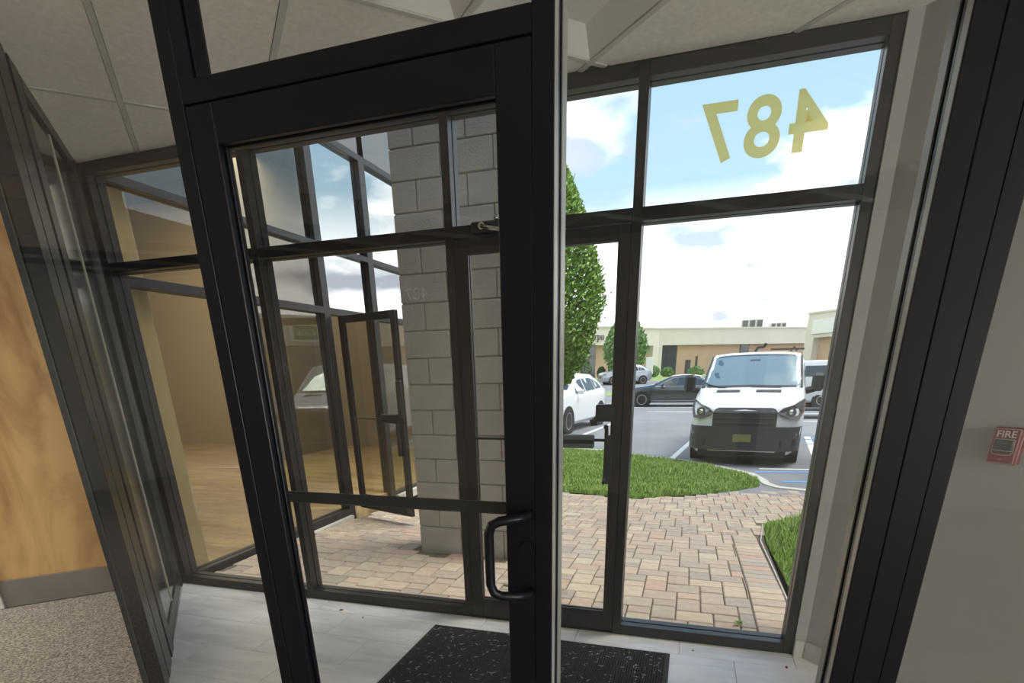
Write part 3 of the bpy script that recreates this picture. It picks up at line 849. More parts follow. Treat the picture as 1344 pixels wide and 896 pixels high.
# ------------------------------------------------------------------ ground, pavers, lawns, lot
lot = empty('parking_lot', (0, 0, 0), kind='structure')
ys = [5.6, 6.3, 28, 40, 68, 110]
mb = MB(); vs = []
for y in ys:
    vs += [(-90, y, gz(y)), (90, y, gz(y))]
mb.add(vs, [(2 * i, 2 * i + 1, 2 * i + 3, 2 * i + 2) for i in range(len(ys) - 1)])
mb.build('asphalt', M['asphalt'], lot, fix=False)
MB().add([(-60, -25, -0.5), (60, -25, -0.5), (60, 7, -0.5), (-60, 7, -0.5)], [(0, 1, 2, 3)]).build('subgrade', M['soil'], lot, fix=False)


def stripe(a, b, wd, m):
    a = Vector((*a, 0)); b = Vector((*b, 0)); d = (b - a).normalized(); n = Vector((-d.y, d.x, 0)) * wd / 2
    za, zb = gz(a.y) + 0.004, gz(b.y) + 0.004
    vs = [(a.x - n.x, a.y - n.y, za), (a.x + n.x, a.y + n.y, za), (b.x + n.x, b.y + n.y, zb), (b.x - n.x, b.y - n.y, zb)]
    mb = MB(); mb.add(vs + [(v[0], v[1], v[2] + 0.004) for v in vs], [(4, 5, 6, 7), (0, 1, 5, 4), (1, 2, 6, 5), (2, 3, 7, 6), (3, 0, 4, 7)])
    return mb.build('painted_line', m, lot)


W_, B_ = M['paint_white'], M['paint_blue']
stripe((-0.36, 8.5), (0.28, 13.6), 0.12, W_)
stripe((2.35, 8.0), (3.0, 13.4), 0.14, W_)
stripe((-2.95, 13.0), (-2.45, 17.6), 0.12, W_)
stripe((1.20, 7.72), (2.6, 7.95), 0.10, B_); stripe((1.55, 6.90), (2.6, 6.98), 0.10, B_)
stripe((1.32, 8.10), (2.4, 8.16), 0.10, W_)
stripe((2.62, 8.0), (3.15, 13.2), 0.12, B_)
for k in range(5):
    stripe((2.72, 9.2 + k * 0.9), (4.2, 8.9 + k * 0.9), 0.12, B_)
stripe((-1.8, 22.0), (1.4, 21.9), 0.14, W_); stripe((-2.6, 24.6), (2.0, 24.6), 0.10, W_)
stripe((3.3, 17.9), (5.0, 17.9), 0.14, W_); stripe((3.2, 21.0), (5.6, 21.0), 0.14, W_)
stripe((-6.4, 19.5), (-2.9, 19.0), 0.14, W_)
stripe((-9, 27.6), (-3.3, 27.6), 0.14, W_)

GRASS1 = [(-3.55, 5.25), (-3.2, 5.25), (-1.8, 5.05), (-0.68, 4.72), (0.04, 5.21), (0.7, 5.78), (1.16, 6.42), (1.18, 6.84), (1.05, 7.45), (0.62, 8.0), (-0.05, 8.70), (-0.85, 9.15), (-1.85, 9.95), (-3.55, 10.15)]
GRASS2 = [(0.79, 0.5), (2.4, 0.5), (4.4, 5.35), (2.9, 5.35), (1.42, 3.98), (1.08, 3.62), (0.87, 3.3), (0.80, 2.5)]
PAVE = [(-3.66, 0.13), (0.735, 0.13), (0.80, 2.5), (0.85, 3.3), (1.06, 3.64), (1.40, 4.0), (2.88, 5.38), (2.88, 5.85), (1.86, 6.04), (1.36, 6.30), (1.10, 6.30), (0.7, 5.78), (0.04, 5.21), (-0.68, 4.72), (-1.8, 5.05), (-3.66, 5.25)]


def inside(p, poly):
    r = False; n = len(poly); j = n - 1
    for i in range(n):
        if (poly[i][1] > p[1]) != (poly[j][1] > p[1]) and p[0] < (poly[j][0] - poly[i][0]) * (p[1] - poly[i][1]) / (poly[j][1] - poly[i][1]) + poly[i][0]: r = not r
        j = i
    return r


def ground_patch(name, poly, dz, m, parent=None, step=0.5):
    """triangulated patch that follows the slope"""
    bm = bmesh.new()
    vs = [bm.verts.new((x, y, 0)) for x, y in poly]; f = bm.faces.new(vs)
    bmesh.ops.triangulate(bm, faces=[f])
    for _ in range(3):
        bmesh.ops.subdivide_edges(bm, edges=[e for e in bm.edges if e.calc_length() > step], cuts=1)
        bmesh.ops.triangulate(bm, faces=bm.faces[:])
    for v in bm.verts: v.co.z = gz(v.co.y) + dz
    bmesh.ops.recalc_face_normals(bm, faces=bm.faces[:])
    me = bpy.data.meshes.new(name); bm.to_mesh(me); bm.free(); me.materials.append(m)
    if me.polygons and me.polygons[0].normal.z < 0: me.flip_normals()
    o = bpy.data.objects.new(name, me); C.objects.link(o)
    if parent: o.parent = parent
    return o


walk = empty('paver_walkway', kind='structure')
ground_patch('joint_sand', PAVE, -0.012, M['joint'], walk)
# interlocking three-piece bond: a wide paver, then a stack of a deep and a shallow one, stepping back row by row
U = 0.0785
GX0, GY0 = -3.66, 0.135
pieces = []
for ia in range(-40, 60):
    for ib in range(-20, 24):
        ox_, oy_ = 0.02 + (2 * ia - ib) * U, 0.335 + (2 * ia + 6 * ib) * U
        for (px0, py0, a, b) in ((0, 0, 3, 2), (0, 2, 2, 2.6), (0, 4.6, 2, 1.4)):
            x, y = ox_ + px0 * U, oy_ + py0 * U
            if y < GY0:
                b = b - (GY0 - y) / U; y = GY0
            if b < 0.3 or x < GX0 - 0.1: continue
            if x < GX0: a = a - (GX0 - x) / U; x = GX0
            if a < 0.3: continue
            c = (x + a * U / 2, y + b * U / 2)
            if inside(c, PAVE) and c[0] < 2.9 or (c[0] < 0.72 and 0.1 < c[1] < 0.3 and c[0] > GX0):
                if x + a * U > 0.505 and c[1] < 2.7:
                    a = (0.505 - x) / U
                    if a < 0.15: continue
                pieces.append((x, y, a, b))
# soldier course along the right lawn
k = 0; y = GY0
while y < 2.68:
    pieces.append((0.508, y, 0.228 / U, 0.115 / U)); y += 0.115
pieces = [p for p in pieces if not (-2.30 < p[0] + p[2] * U / 2 < -1.2 and 1.22 < p[1] + p[3] * U / 2 < 1.73)]


def in_view(x, y):
    """rough test that the spot shows in the photo"""
    d = Vector((x, y, gz(y))) - CAM
    z = d.dot(fwd); a = d.dot(r2) / z * F_PX + 672; b = d.dot(cam_dn) / z * F_PX + CY_PX
    return -10 < a < 1060 and b < 900 and not (655 < a < 735) and (a > 240)


def pdist(p):
    x, y = p[0] + p[2] * U / 2, p[1] + p[3] * U / 2
    return (Vector((x, y, 0)) - CAM).length + (0 if in_view(x, y) else 100)


pieces.sort(key=pdist)
pm = {}
mbf = MB(); rj = random.Random(5)
slope = math.atan(-0.06)
for n_, (x, y, a, b) in enumerate(pieces):
    wx, wy = a * U - 0.007, b * U - 0.007
    cy = y + b * U / 2; sl = slope if 1 < cy < 6.33 else 0
    jz = rj.uniform(-.002, .002); rz = rj.uniform(-.008, .008)
    if n_ < 300:
        key = (round(wx, 3), round(wy, 3))
        if key not in pm: pm[key] = MB().cbox(-wx / 2, wx / 2, -wy / 2, wy / 2, -0.03, 0.0, 0.006).mesh('paver', M['paver'])
        o = bpy.data.objects.new('paver', pm[key]); C.objects.link(o); o.parent = walk
        o.location = (x + a * U / 2, cy, gz(cy) + jz); o.rotation_euler = (sl + rj.uniform(-.006, .006), rj.uniform(-.006, .006), rz)
    else:
        mt = Matrix.Translation((x + a * U / 2, cy, gz(cy) + jz)) @ Matrix.Rotation(sl, 4, 'X') @ Matrix.Rotation(rz, 4, 'Z')
        q = [(sx * wx / 2, sy * wy / 2) for sx, sy in ((-1, -1), (1, -1), (1, 1), (-1, 1))]
        c6 = 0.006
        q2 = [(sx * (wx / 2 - c6), sy * (wy / 2 - c6)) for sx, sy in ((-1, -1), (1, -1), (1, 1), (-1, 1))]
        V = [mt @ Vector((*p, -0.02)) for p in q] + [mt @ Vector((*p, -c6)) for p in q] + [mt @ Vector((*p, 0)) for p in q2]
        mbf.add(V, [(8, 9, 10, 11)] + [(i, (i + 1) % 4, 4 + (i + 1) % 4, 4 + i) for i in range(4)] + [(4 + i, 4 + (i + 1) % 4, 8 + (i + 1) % 4, 8 + i) for i in range(4)])
tag(mbf.build('far_pavers', M['paver_far'], walk, fix=False), kind='stuff')


def offset_line(name, pts, wd, h, m, parent=None, dz=0.0):
    mb = MB(); n = len(pts); V = []
    for i, p in enumerate(pts):
        p = Vector((*p, 0)); a = Vector((*pts[max(i - 1, 0)], 0)); b = Vector((*pts[min(i + 1, n - 1)], 0)); d = (b - a).normalized(); q = Vector((-d.y, d.x, 0)) * wd / 2
        z = gz(p.y) + dz
        V += [(p.x - q.x, p.y - q.y, z - 0.08), (p.x - q.x, p.y - q.y, z + h), (p.x + q.x, p.y + q.y, z + h), (p.x + q.x, p.y + q.y, z - 0.08)]
    F = []
    for i in range(n - 1):
        for k in range(4): F.append((4 * i + k, 4 * i + (k + 1) % 4, 4 * i + 4 + (k + 1) % 4, 4 * i + 4 + k))
    F += [(0, 1, 2, 3), (4 * n - 4, 4 * n - 1, 4 * n - 2, 4 * n - 3)]
    return mb.add(V, F).build(name, m, parent)


cb = offset_line('curb', [(3.2, 5.72), (2.6, 5.92), (1.86, 6.10), (1.42, 6.36), (1.28, 6.62), (1.26, 6.9), (1.12, 7.5), (0.68, 8.07), (0.0, 8.78), (-0.82, 9.24), (-1.85, 10.03), (-3.2, 10.24), (-9, 10.4)], 0.13, 0.02, M['concrete'])
cb['kind'] = 'structure'
o = offset_line('lawn_edging', [(0.752, 0.25), (0.752, 2.5), (0.86, 3.32)], 0.008, 0.018, M['concrete']); o['kind'] = 'structure'


def grass(name, poly, n, hmin, hmax, lab, seed, wd=0.006, yfar=99):
    ground = ground_patch(name, poly, 0.004, M['soil'])
    tag(ground, lab, 'lawn')
    rg = random.Random(seed); mb = MB(); xs = [p[0] for p in poly]; ys = [p[1] for p in poly]; c = 0; tries = 0
    x0, x1, y0, y1 = max(min(xs), -5.2), min(max(xs), 2.9), min(ys), max(ys)
    while c < n and tries < n * 6:
        tries += 1
        x, y = rg.uniform(x0, x1), rg.uniform(y0, y1)
        if not inside((x, y), poly): continue
        c += 1
        h = rg.uniform(hmin, hmax) * (0.75 + 0.5 * mnoise.noise(Vector((x * 1.7, y * 1.7, seed))));
        a = rg.uniform(0, 2 * PI); l = rg.uniform(0.2, 0.7) * h; w2 = wd * rg.uniform(.7, 1.3); z = gz(y)
        dx, dy = math.cos(a), math.sin(a)
        V = [(x - dy * w2, y + dx * w2, z), (x + dy * w2, y - dx * w2, z), (x + dx * l * .4 + dy * w2 * .7, y + dy * l * .4 - dx * w2 * .7, z + h * .6), (x + dx * l * .4 - dy * w2 * .7, y + dy * l * .4 + dx * w2 * .7, z + h * .6), (x + dx * l, y + dy * l, z + h)]
        mb.add(V, [(0, 1, 2, 3), (3, 2, 4)])
    o = mb.build('grass_blades', M['grass'], ground, fix=False); tag(o, kind='stuff')
    return ground


grass('lawn_island', GRASS1, 52000, 0.05, 0.11, 'bright green curved lawn island between the paver walk and the parked cars', 1, 0.006)
grass('lawn', GRASS2, 30000, 0.05, 0.13, 'green lawn right of the soldier course of pavers', 2, 0.0045)

# little weed and a stone on the pavers
wd_ = empty('weed', (0.40, 0.36, gz(0.3)))
tag(wd_, 'small yellow-green weed sprouting between the pavers', 'weed')
mb = MB(); rg = random.Random(4)
for k in range(16):
    a = rg.uniform(0, 2 * PI); l = rg.uniform(.025, .05); h = rg.uniform(.01, .04); dx, dy = math.cos(a), math.sin(a)
    mb.add([(0, 0, 0), (dx * l * .5 - dy * .007, dy * l * .5 + dx * .007, h), (dx * l, dy * l, h * .7), (dx * l * .5 + dy * .007, dy * l * .5 - dx * .007, h)], [(0, 1, 2, 3)])
mb.build('leaves', M['grass'], wd_, fix=False)
o = MB().sphere((0, 0, 0.012), 0.03, 9, 6, (1.2, .8, .5)).build('pebble', M['stone']); o.location = (-1.20, 0.62, gz(0.6)); tag(o, 'grey stone lying on the pavers at the foot of the block pillar', 'stone')

# ------------------------------------------------------------------ trees and shrubs
def foliage(mb, n, prof, rg, size, cx=0, cy=0, lumps=1.0, inner=0.72):
    """leaf quads in a shell whose radius is prof(t), t 0..1 from bottom to top; returns height in the third value"""
    for _ in range(n):
        t = rg.random(); a = rg.uniform(0, 2 * PI)
        R, z = prof(t)
        lump = 1 + 0.16 * lumps * mnoise.noise(Vector((math.cos(a) * 2.2 + cx, math.sin(a) * 2.2 + cy, z * 1.9)))
        r = R * lump * (inner + (1 - inner) * rg.random() ** 0.6 + (0.10 * rg.random() if rg.random() < .15 else 0))
        if rg.random() < 0.22: r = R * rg.random()
        p = Vector((cx + r * math.cos(a), cy + r * math.sin(a), z + rg.uniform(-.05, .05)))
        q = Vector((rg.uniform(-1, 1), rg.uniform(-1, 1), rg.uniform(-.7, 1))).normalized()
        u = q.orthogonal().normalized(); v = q.cross(u); s = size * rg.uniform(.6, 1.25)
        mb.add([p - u * s, p + v * s * .5, p + u * s, p - v * s * .5], [(0, 1, 2, 3)])


def tree(name, loc, prof, n, size, m, lab, cat, seed, trunk_r=0.07, trunk_h=1.0, top=None, limbs=0, group=None):
    r = empty(name, loc); tag(r, lab, cat, group); rg = random.Random(seed)
    mb = MB(); H = prof(1.0)[1]
    pts = [(0, 0, 0), (0.02, 0, H * .3), (-0.02, .02, H * .6), (0, 0, H * .92)]
    mb.tube(pts, [trunk_r, trunk_r * .8, trunk_r * .5, trunk_r * .15], 8)
    mb.build('trunk', M['bark'], r, True)
    if limbs:
        mb = MB()
        for k in range(limbs):
            t = .12 + .8 * k / limbs; R, z = prof(t); a = k * 2.4
            mb.tube([(0, 0, z * .75), (math.cos(a) * R * .4, math.sin(a) * R * .4, z * .95), (math.cos(a) * R * .75, math.sin(a) * R * .75, z * 1.1)], [.022, .014, .005], 5)
        mb.build('branches', M['bark'], r, True)
    mb = MB(); foliage(mb, n, prof, rg, size, lumps=1.0)
    tag(mb.build('foliage', m, r, fix=False), kind='stuff')
    return r


def prof_main(t):
    """crown radius read off at heights above the ground"""
    T = [(1.40, .10), (1.6, .38), (1.9, .62), (2.35, .88), (3.0, 1.0), (3.4, .98), (4.0, .84), (4.8, .55), (5.4, .22), (5.8, .03)]
    z = T[0][0] + t * (T[-1][0] - T[0][0])
    for (a, p), (b, q) in zip(T[:-1], T[1:]):
        if a <= z <= b: return p + (q - p) * (z - a) / (b - a), z
    return .03, z


tree('columnar_tree', (-2.86, 8.9, gz(8.9)), prof_main, 42000, 0.046, M['leaves'], 'tall columnar green tree on the lawn island in front of the white suv', 'tree', 21, 0.08, limbs=26)


def prof_far(h, r, z0):
    def f(t):
        return r * (math.sin(PI * (t * .86 + .07)) ** .7), z0 + t * (h - z0)
    return f


tree('columnar_tree', (-7.4, 62, gz(62)), prof_far(6.2, 2.35, 0.3), 5000, 0.20, M['leaves_mid'], 'dense oval green tree in front of the long cream building', 'tree', 22, 0.15)
for (x, y, h, r, s, lab, mm) in [(-11.8, 60, 2.3, 1.1, 31, 'dark rounded shrub left of the oval green tree', 'leaves_dark'),
                                 (-14.6, 61.5, 2.0, 1.0, 32, 'low dark shrub at the left end of the shrub row', 'leaves_dark'),
                                 (-10.1, 63, 1.4, 0.5, 33, 'small dark shrub just left of the oval tree foot', 'leaves_dark'),
                                 (-4.9, 70, 1.3, 0.9, 34, 'low green shrub at the foot of the cream column', 'leaves_mid'),
                                 (-3.2, 71, 1.1, 0.8, 35, 'low green shrub below the tall dark window', 'leaves_mid'),
                                 (0.2, 72, 1.1, 1.0, 36, 'low green shrub below the tan wall left of its dark door', 'leaves_mid')]:
    tree('shrub', (x, y, gz(y)), prof_far(h, r, 0.05), 900, 0.13, M[mm], lab, 'shrub', s, 0.04)

# far medians and lawn
def strip(name, poly, lab):
    o = ground_patch(name, poly, 0.03, M['far_lawn'], step=8); tag(o, lab, 'lawn'); return o


strip('lawn_strip', [(-14, 34.5), (-4.2, 34.5), (-3.6, 35.5), (-4.2, 38), (-14, 38)], 'narrow green lawn strip in the lot nearer than the silver suv')
strip('lawn_strip', [(-21.5, 58), (-2, 58), (0, 60), (10.5, 61.2), (10.5, 78), (1.0, 86.0), (-5.2, 82.0), (-14.0, 70.8), (-21.5, 61.0)], 'far green lawn along the foot of the long cream building')
for pts in ([(-14, 34.3), (-4.1, 34.3), (-3.3, 35.5), (-4.1, 38.2), (-14, 38.2)], [(-30, 57.8), (-2, 57.8), (0, 59.8), (16, 61.8), (30, 65.8)]):
    o = offset_line('curb', pts, 0.2, 0.06, M['concrete']); o['kind'] = 'structure'

# ------------------------------------------------------------------ long cream building across the lot
def wall_panel_set(parent, a, b, z0, ztop, zf, bays_, m_wall, m_fascia, fdepth=0.8):
    """facade from a to b (ground points); fascia band zf..ztop proud of the wall; bays (t0,t1,kind)"""
    a = Vector((*a, 0)); b = Vector((*b, 0)); d = b - a; Lg = d.length; ang = math.atan2(d.y, d.x)
    mt = Matrix.Translation(a) @ Matrix.Rotation(ang, 4, 'Z')
    MB().box(0, Lg, -fdepth, 1.0, zf, ztop, mt).build('fascia', m_fascia, parent)
    MB().box(-0.1, Lg + .1, -fdepth - 0.12, 1.1, ztop, ztop + 0.18, mt).build('coping', m_fascia, parent)
    MB().box(0, Lg, 0.02, 0.6, z0, zf, mt).build('wall', m_wall, parent)
    for bay in bays_:
        x0, x1, kind = bay[:3]
        if kind == 'column':
            MB().box(x0, x1, -fdepth, 0.05, z0, zf, mt).build('column', m_fascia, parent)
        elif kind == 'window':
            wz0 = bay[3] if len(bay) > 3 else z0 + .1
            fr = MB().box(x0, x1, -0.06, 0.02, wz0, zf, mt).build('window', M['trim_black'], parent)
            nx = max(1, round((x1 - x0) / 1.3)); pw_ = (x1 - x0) / nx; mz = wz0 + (zf - wz0) * 0.66
            for i in range(nx):
                for (za, zb) in ((wz0 + .06, mz - .04), (mz + .04, zf - .06)):
                    MB().box(x0 + i * pw_ + .05, x0 + (i + 1) * pw_ - .05, -0.085, -0.06, za, zb, mt).build('pane', M['glass_far'], fr)
        elif kind == 'door':
            MB().box(x0, x1, -0.06, 0.02, z0, z0 + 2.1, mt).build('door', M['trim_black'], parent)
        elif kind == 'slot':
            MB().box(x0, x1, -0.06, 0.02, z0 + 0.6, z0 + 2.6, mt).build('downpipe', M['trim_black'], parent)
    return mt


fb = empty('long_building', (0, 0, 0)); tag(fb, 'long low cream and tan commercial building across the parking lot', 'building')
zb = 0.15
wall_panel_set(fb, (-33, 47.5), (-5.6, 83.4), zb, 6.35, 4.2, [(31, 33.5, 'window'), (43.8, 45.1, 'column'), (36.0, 39.5, 'window')], M['stucco_tan'], M['stucco_cream'])
mtR = wall_panel_set(fb, (-5.6, 83.4), (19.5, 97.6), zb, 6.35, 4.25, [(0, 0.7, 'column'), (0.95, 3.4, 'window'), (4.9, 5.7, 'door'), (6.5, 6.8, 'slot'), (13.5, 15, 'window')], M['stucco_tan'], M['stucco_cream'])
MB().prism([(-33, 48.6), (-5.8, 84.7), (19.5, 98.9), (19.5, 112), (-45, 112)], 0.2, 6.3).build('roof_mass', M['stucco_cream'], fb)
# raised letters on the left fascia, partly hidden
dvec = Vector((27.4, 35.9, 0)).normalized(); angL = math.atan2(dvec.y, dvec.x)
pL = Vector((-33, 47.5, 0)) + dvec * 33.0
o = text_mesh('lettering', 'arpu', 1.25, M['grey_plastic'], fb, (pL.x + dvec.y * .93 , pL.y - dvec.x * .93, 4.85), (PI / 2, 0, angL), 0.05)
for (x, y, sx, sz, lab) in [(7.7, 94, 3.0, 1.45, 'pale rooftop cooling unit, the larger of two on the cream building'), (11.6, 96, 2.2, 0.98, 'lower rooftop cooling unit right of the larger one')]:
    r_ = empty('rooftop_unit', (x, y, 6.3)); tag(r_, lab, 'cooling unit')
    MB().cbox(-sx / 2, sx / 2, -1, 1, 0, sz, .04).build('casing', M['concrete'], r_)
    for k in range(3):
        MB().box(-sx / 2 + .15 + k * sx / 3, -sx / 2 + (k + 1) * sx / 3 - .1, -1.03, -1.0, .2, sz - .15).build('louvre', M['grey_plastic'], r_)

# right building, seen edge-on beside the window frame; its signs mirror in the shop glass
rb = empty('corner_building', (0, 0, 0)); tag(rb, 'cream building with tan wall and wall signs at the right edge of the window', 'building')
a_, b_ = (12.0, 69.0), (36.0, 32.0)
mtB = wall_panel_set(rb, a_, b_, -0.1, 6.4, 4.0, [(0, 1.2, 'column'), (9, 12, 'window'), (15, 16, 'column'), (20, 24, 'window'), (28, 31, 'window'), (35, 38, 'window')], M['stucco_tan'], M['stucco_cream'])
MB().box(0, 44, 1.0, 8, -0.1, 6.2, mtB).build('body', M['stucco_cream'], rb)
sg = MB().cbox(0.9, 3.8, -0.98, -0.82, 4.35, 5.75, .03, mtB).build('sign_board', M['sign_white'], rb)
tag(sg, 'small white box sign on the cream fascia')
sg2 = MB().cbox(24.5, 31.0, -0.98, -0.82, 4.3, 5.9, .03, mtB).build('sign_board', M['sign_white'], rb)
MB().cbox(28.4, 30.6, -1.02, -0.98, 4.5, 5.7, .01, mtB).build('sign_field', M['green_sign'], sg2)
bd = Vector((24.0, -37.0, 0)).normalized(); angB = math.atan2(bd.y, bd.x); nB = Vector((bd.y, -bd.x, 0))
pS = Vector((*a_, 0)) + bd * 29.5 + nB * 1.03
text_mesh('lettering', 'CASE', 0.75, M['sign_white'], rb, (pS.x, pS.y, 4.85), (PI / 2, 0, angB), 0.01)
pS = Vector((*a_, 0)) + bd * 6.2 + nB * 0.84
text_mesh('lettering', 'S', 1.5, M['grey_plastic'], rb, (pS.x, pS.y, 4.6), (PI / 2, 0, angB), 0.03)

# ------------------------------------------------------------------ vehicles
def ringpts(st):
    s, zb, zbelt, zroof, wb, wr = st
    rise = zroof - zbelt
    return [(0, s, zb), (wb * .86, s, zb), (wb * .97, s, zb + .10), (wb, s, zb + (zbelt - zb) * .45), (wb * .985, s, zb + (zbelt - zb) * .78), (wb * .955, s, zbelt),
            (wb * .955 + (wr - wb * .955) * .9, s, zbelt + rise * .80), (wr * .93, s, zbelt + rise * .94), (wr * .6, s, zroof - min(.012, rise * .1)), (0, s, zroof)]


def body(name, sts, m, parent):
    mb = MB(); R = []
    for st in sts:
        h = ringpts(st); R.append(h + [(-x, y, z) for x, y, z in h[-2:0:-1]])
    n = len(R[0]); vs = [p for r in R for p in r]; fs = []
    for i in range(len(R) - 1):
        for k in range(n):
            fs.append((i * n + k, i * n + (k + 1) % n, (i + 1) * n + (k + 1) % n, (i + 1) * n + k))
    fs += [tuple(range(n)), tuple(range((len(R) - 1) * n, len(R) * n))]
    mb.add(vs, fs); o = mb.build(name, m, parent); return auto_smooth(o, 32)


def interp(sts, s):
    for a, b in zip(sts[:-1], sts[1:]):
        if a[0] <= s <= b[0]:
            t = (s - a[0]) / (b[0] - a[0] + 1e-9); return tuple(p + (q - p) * t for p, q in zip(a, b))
    return sts[-1]


def skin(sts, s, u, k0=5, k1=6):
    """point on the skin at station s between ring points k0 and k1"""
    h = ringpts(interp(sts, s)); a, b = Vector(h[k0]), Vector(h[k1]); return a + (b - a) * u


def side_glass(name, sts, quads, m, parent, off=0.008):
    """each quad: (s0,u0),(s1,u1)... corners on the greenhouse side, both sides of the car"""
    for sgn in (1, -1):
        for q in quads:
            P = [skin(sts, s, u) for s, u in q]
            n = (P[1] - P[0]).cross(P[2] - P[0]).normalized()
            if n.x < 0: n = -n
            O = [p + n * off for p in P]; I = [p - n * .004 for p in P]
            V = [(sgn * p.x, p.y, p.z) for p in O + I]; k = len(q)
            MB().add(V, [tuple(range(k)), tuple(range(k, 2 * k))] + [(i, (i + 1) % k, k + (i + 1) % k, k + i) for i in range(k)]).build(name, m, parent)


def top_glass(name, sts, s0, s1, wf0, wf1, m, parent, off=0.01, k=8, kk=9):
    """windscreen / rear window laid on the sloping top between two stations"""
    rows = []
    for i in range(7):
        t = i / 6; s = s0 + (s1 - s0) * t; h = ringpts(interp(sts, s)); z7, z9 = h[7][2], h[9][2]; wmax = wf0 + (wf1 - wf0) * t
        r = []
        for j in range(-6, 7):
            f = j / 6; x = wmax * f; ax = abs(x)
            # height across the section
            P = [h[9], h[8], h[7], h[6]]; z = P[0][2]
            for p, q in zip(P[:-1], P[1:]):
                if p[0] <= ax <= q[0] + 1e-6: z = p[2] + (q[2] - p[2]) * (ax - p[0]) / (q[0] - p[0] + 1e-9)
            if ax > P[-1][0]: z = P[-1][2]
            r.append(Vector((x, s, z)))
        rows.append(r)
    n = (rows[-1][6] - rows[0][6]); nn_ = Vector((0, -n.z, n.y)).normalized()
    if nn_.z < 0: nn_ = -nn_
    V = [p + nn_ * off for r in rows for p in r] + [p + nn_ * (off - .012) for r in rows for p in r]; c = 13; F = []; N = 7 * c
    for i in range(6):
        for j in range(12):
            a = i * c + j; F += [(a, a + 1, a + 1 + c, a + c), (N + a, N + a + c, N + a + 1 + c, N + a + 1)]
    for i in range(6):
        F += [(i * c, (i + 1) * c, N + (i + 1) * c, N + i * c), (i * c + 12, N + i * c + 12, N + (i + 1) * c + 12, (i + 1) * c + 12)]
    for j in range(12): F += [(j, N + j, N + j + 1, j + 1), (6 * c + j, 6 * c + j + 1, N + 6 * c + j + 1, N + 6 * c + j)]
    return auto_smooth(MB().add(V, F).build(name, m, parent), 30)


def wheels(parent, track, ss, r, wd, m_rim, spokes=5, rim=0.68):
    for s in ss:
        for sg in (1, -1):
            x = sg * (track - wd / 2)
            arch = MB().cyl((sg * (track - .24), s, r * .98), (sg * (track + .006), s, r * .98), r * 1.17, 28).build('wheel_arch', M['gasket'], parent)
            w_ = MB().ring((x + sg * .012, s, r), (1, 0, 0), r, r * rim, wd, 30).build('wheel', M['tyre'], parent, True); auto_smooth(w_, 40)
            mb = MB().ring((x + sg * .02, s, r), (1, 0, 0), r * rim, r * rim * .88, wd * .9, 30)
            for k in range(spokes):
                a = 2 * PI * k / spokes; d = Vector((0, math.cos(a), math.sin(a))); c0 = Vector((x + sg * wd * .42, s, r))
                q = Matrix.Translation(c0) @ Matrix.Rotation(a, 4, 'X')
                mb.cbox(-.02, .02, 0.02, r * rim * .92, -.035 * r / .34, .035 * r / .34, .006, q)
            mb.cyl((x + sg * wd * .3, s, r), (x + sg * wd * .5, s, r), r * .17, 14)
            mb.build('rim', m_rim, w_)
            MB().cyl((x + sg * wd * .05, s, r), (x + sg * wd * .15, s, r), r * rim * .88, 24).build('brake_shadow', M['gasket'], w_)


def prism_y(poly, yf, th, m, name, parent, off=0.0):
    """flat patch laid on a curved nose: poly in (x,z), depth yf(x,z)"""
    n = len(poly); V = [(x, yf(x, z) - off - th, z) for x, z in poly] + [(x, yf(x, z) - off + 0.02, z) for x, z in poly]
    return MB().add(V, [tuple(range(n)), tuple(range(n, 2 * n))[::-1]] + [(i, (i + 1) % n, n + (i + 1) % n, n + i) for i in range(n)]).build(name, m, parent)


# ---- white cargo van, nose towards us
VS = [(0.00, .30, .92, 1.03, .62, .52), (0.05, .24, .98, 1.09, .80, .66), (0.14, .22, 1.05, 1.14, .92, .76), (0.30, .22, 1.14, 1.21, .985, .84), (0.55, .22, 1.24, 1.31, 1.01, .86), (0.78, .22, 1.30, 1.40, 1.025, .90),
      (0.95, .22, 1.32, 1.54, 1.03, .90), (1.25, .22, 1.33, 1.78, 1.03, .885), (1.60, .22, 1.33, 2.02, 1.03, .87), (1.85, .22, 1.33, 2.07, 1.03, .87), (3.0, .22, 1.33, 2.09, 1.03, .875), (5.3, .24, 1.33, 2.07, 1.02, .87), (5.50, .30, 1.30, 2.0, .98, .84)]


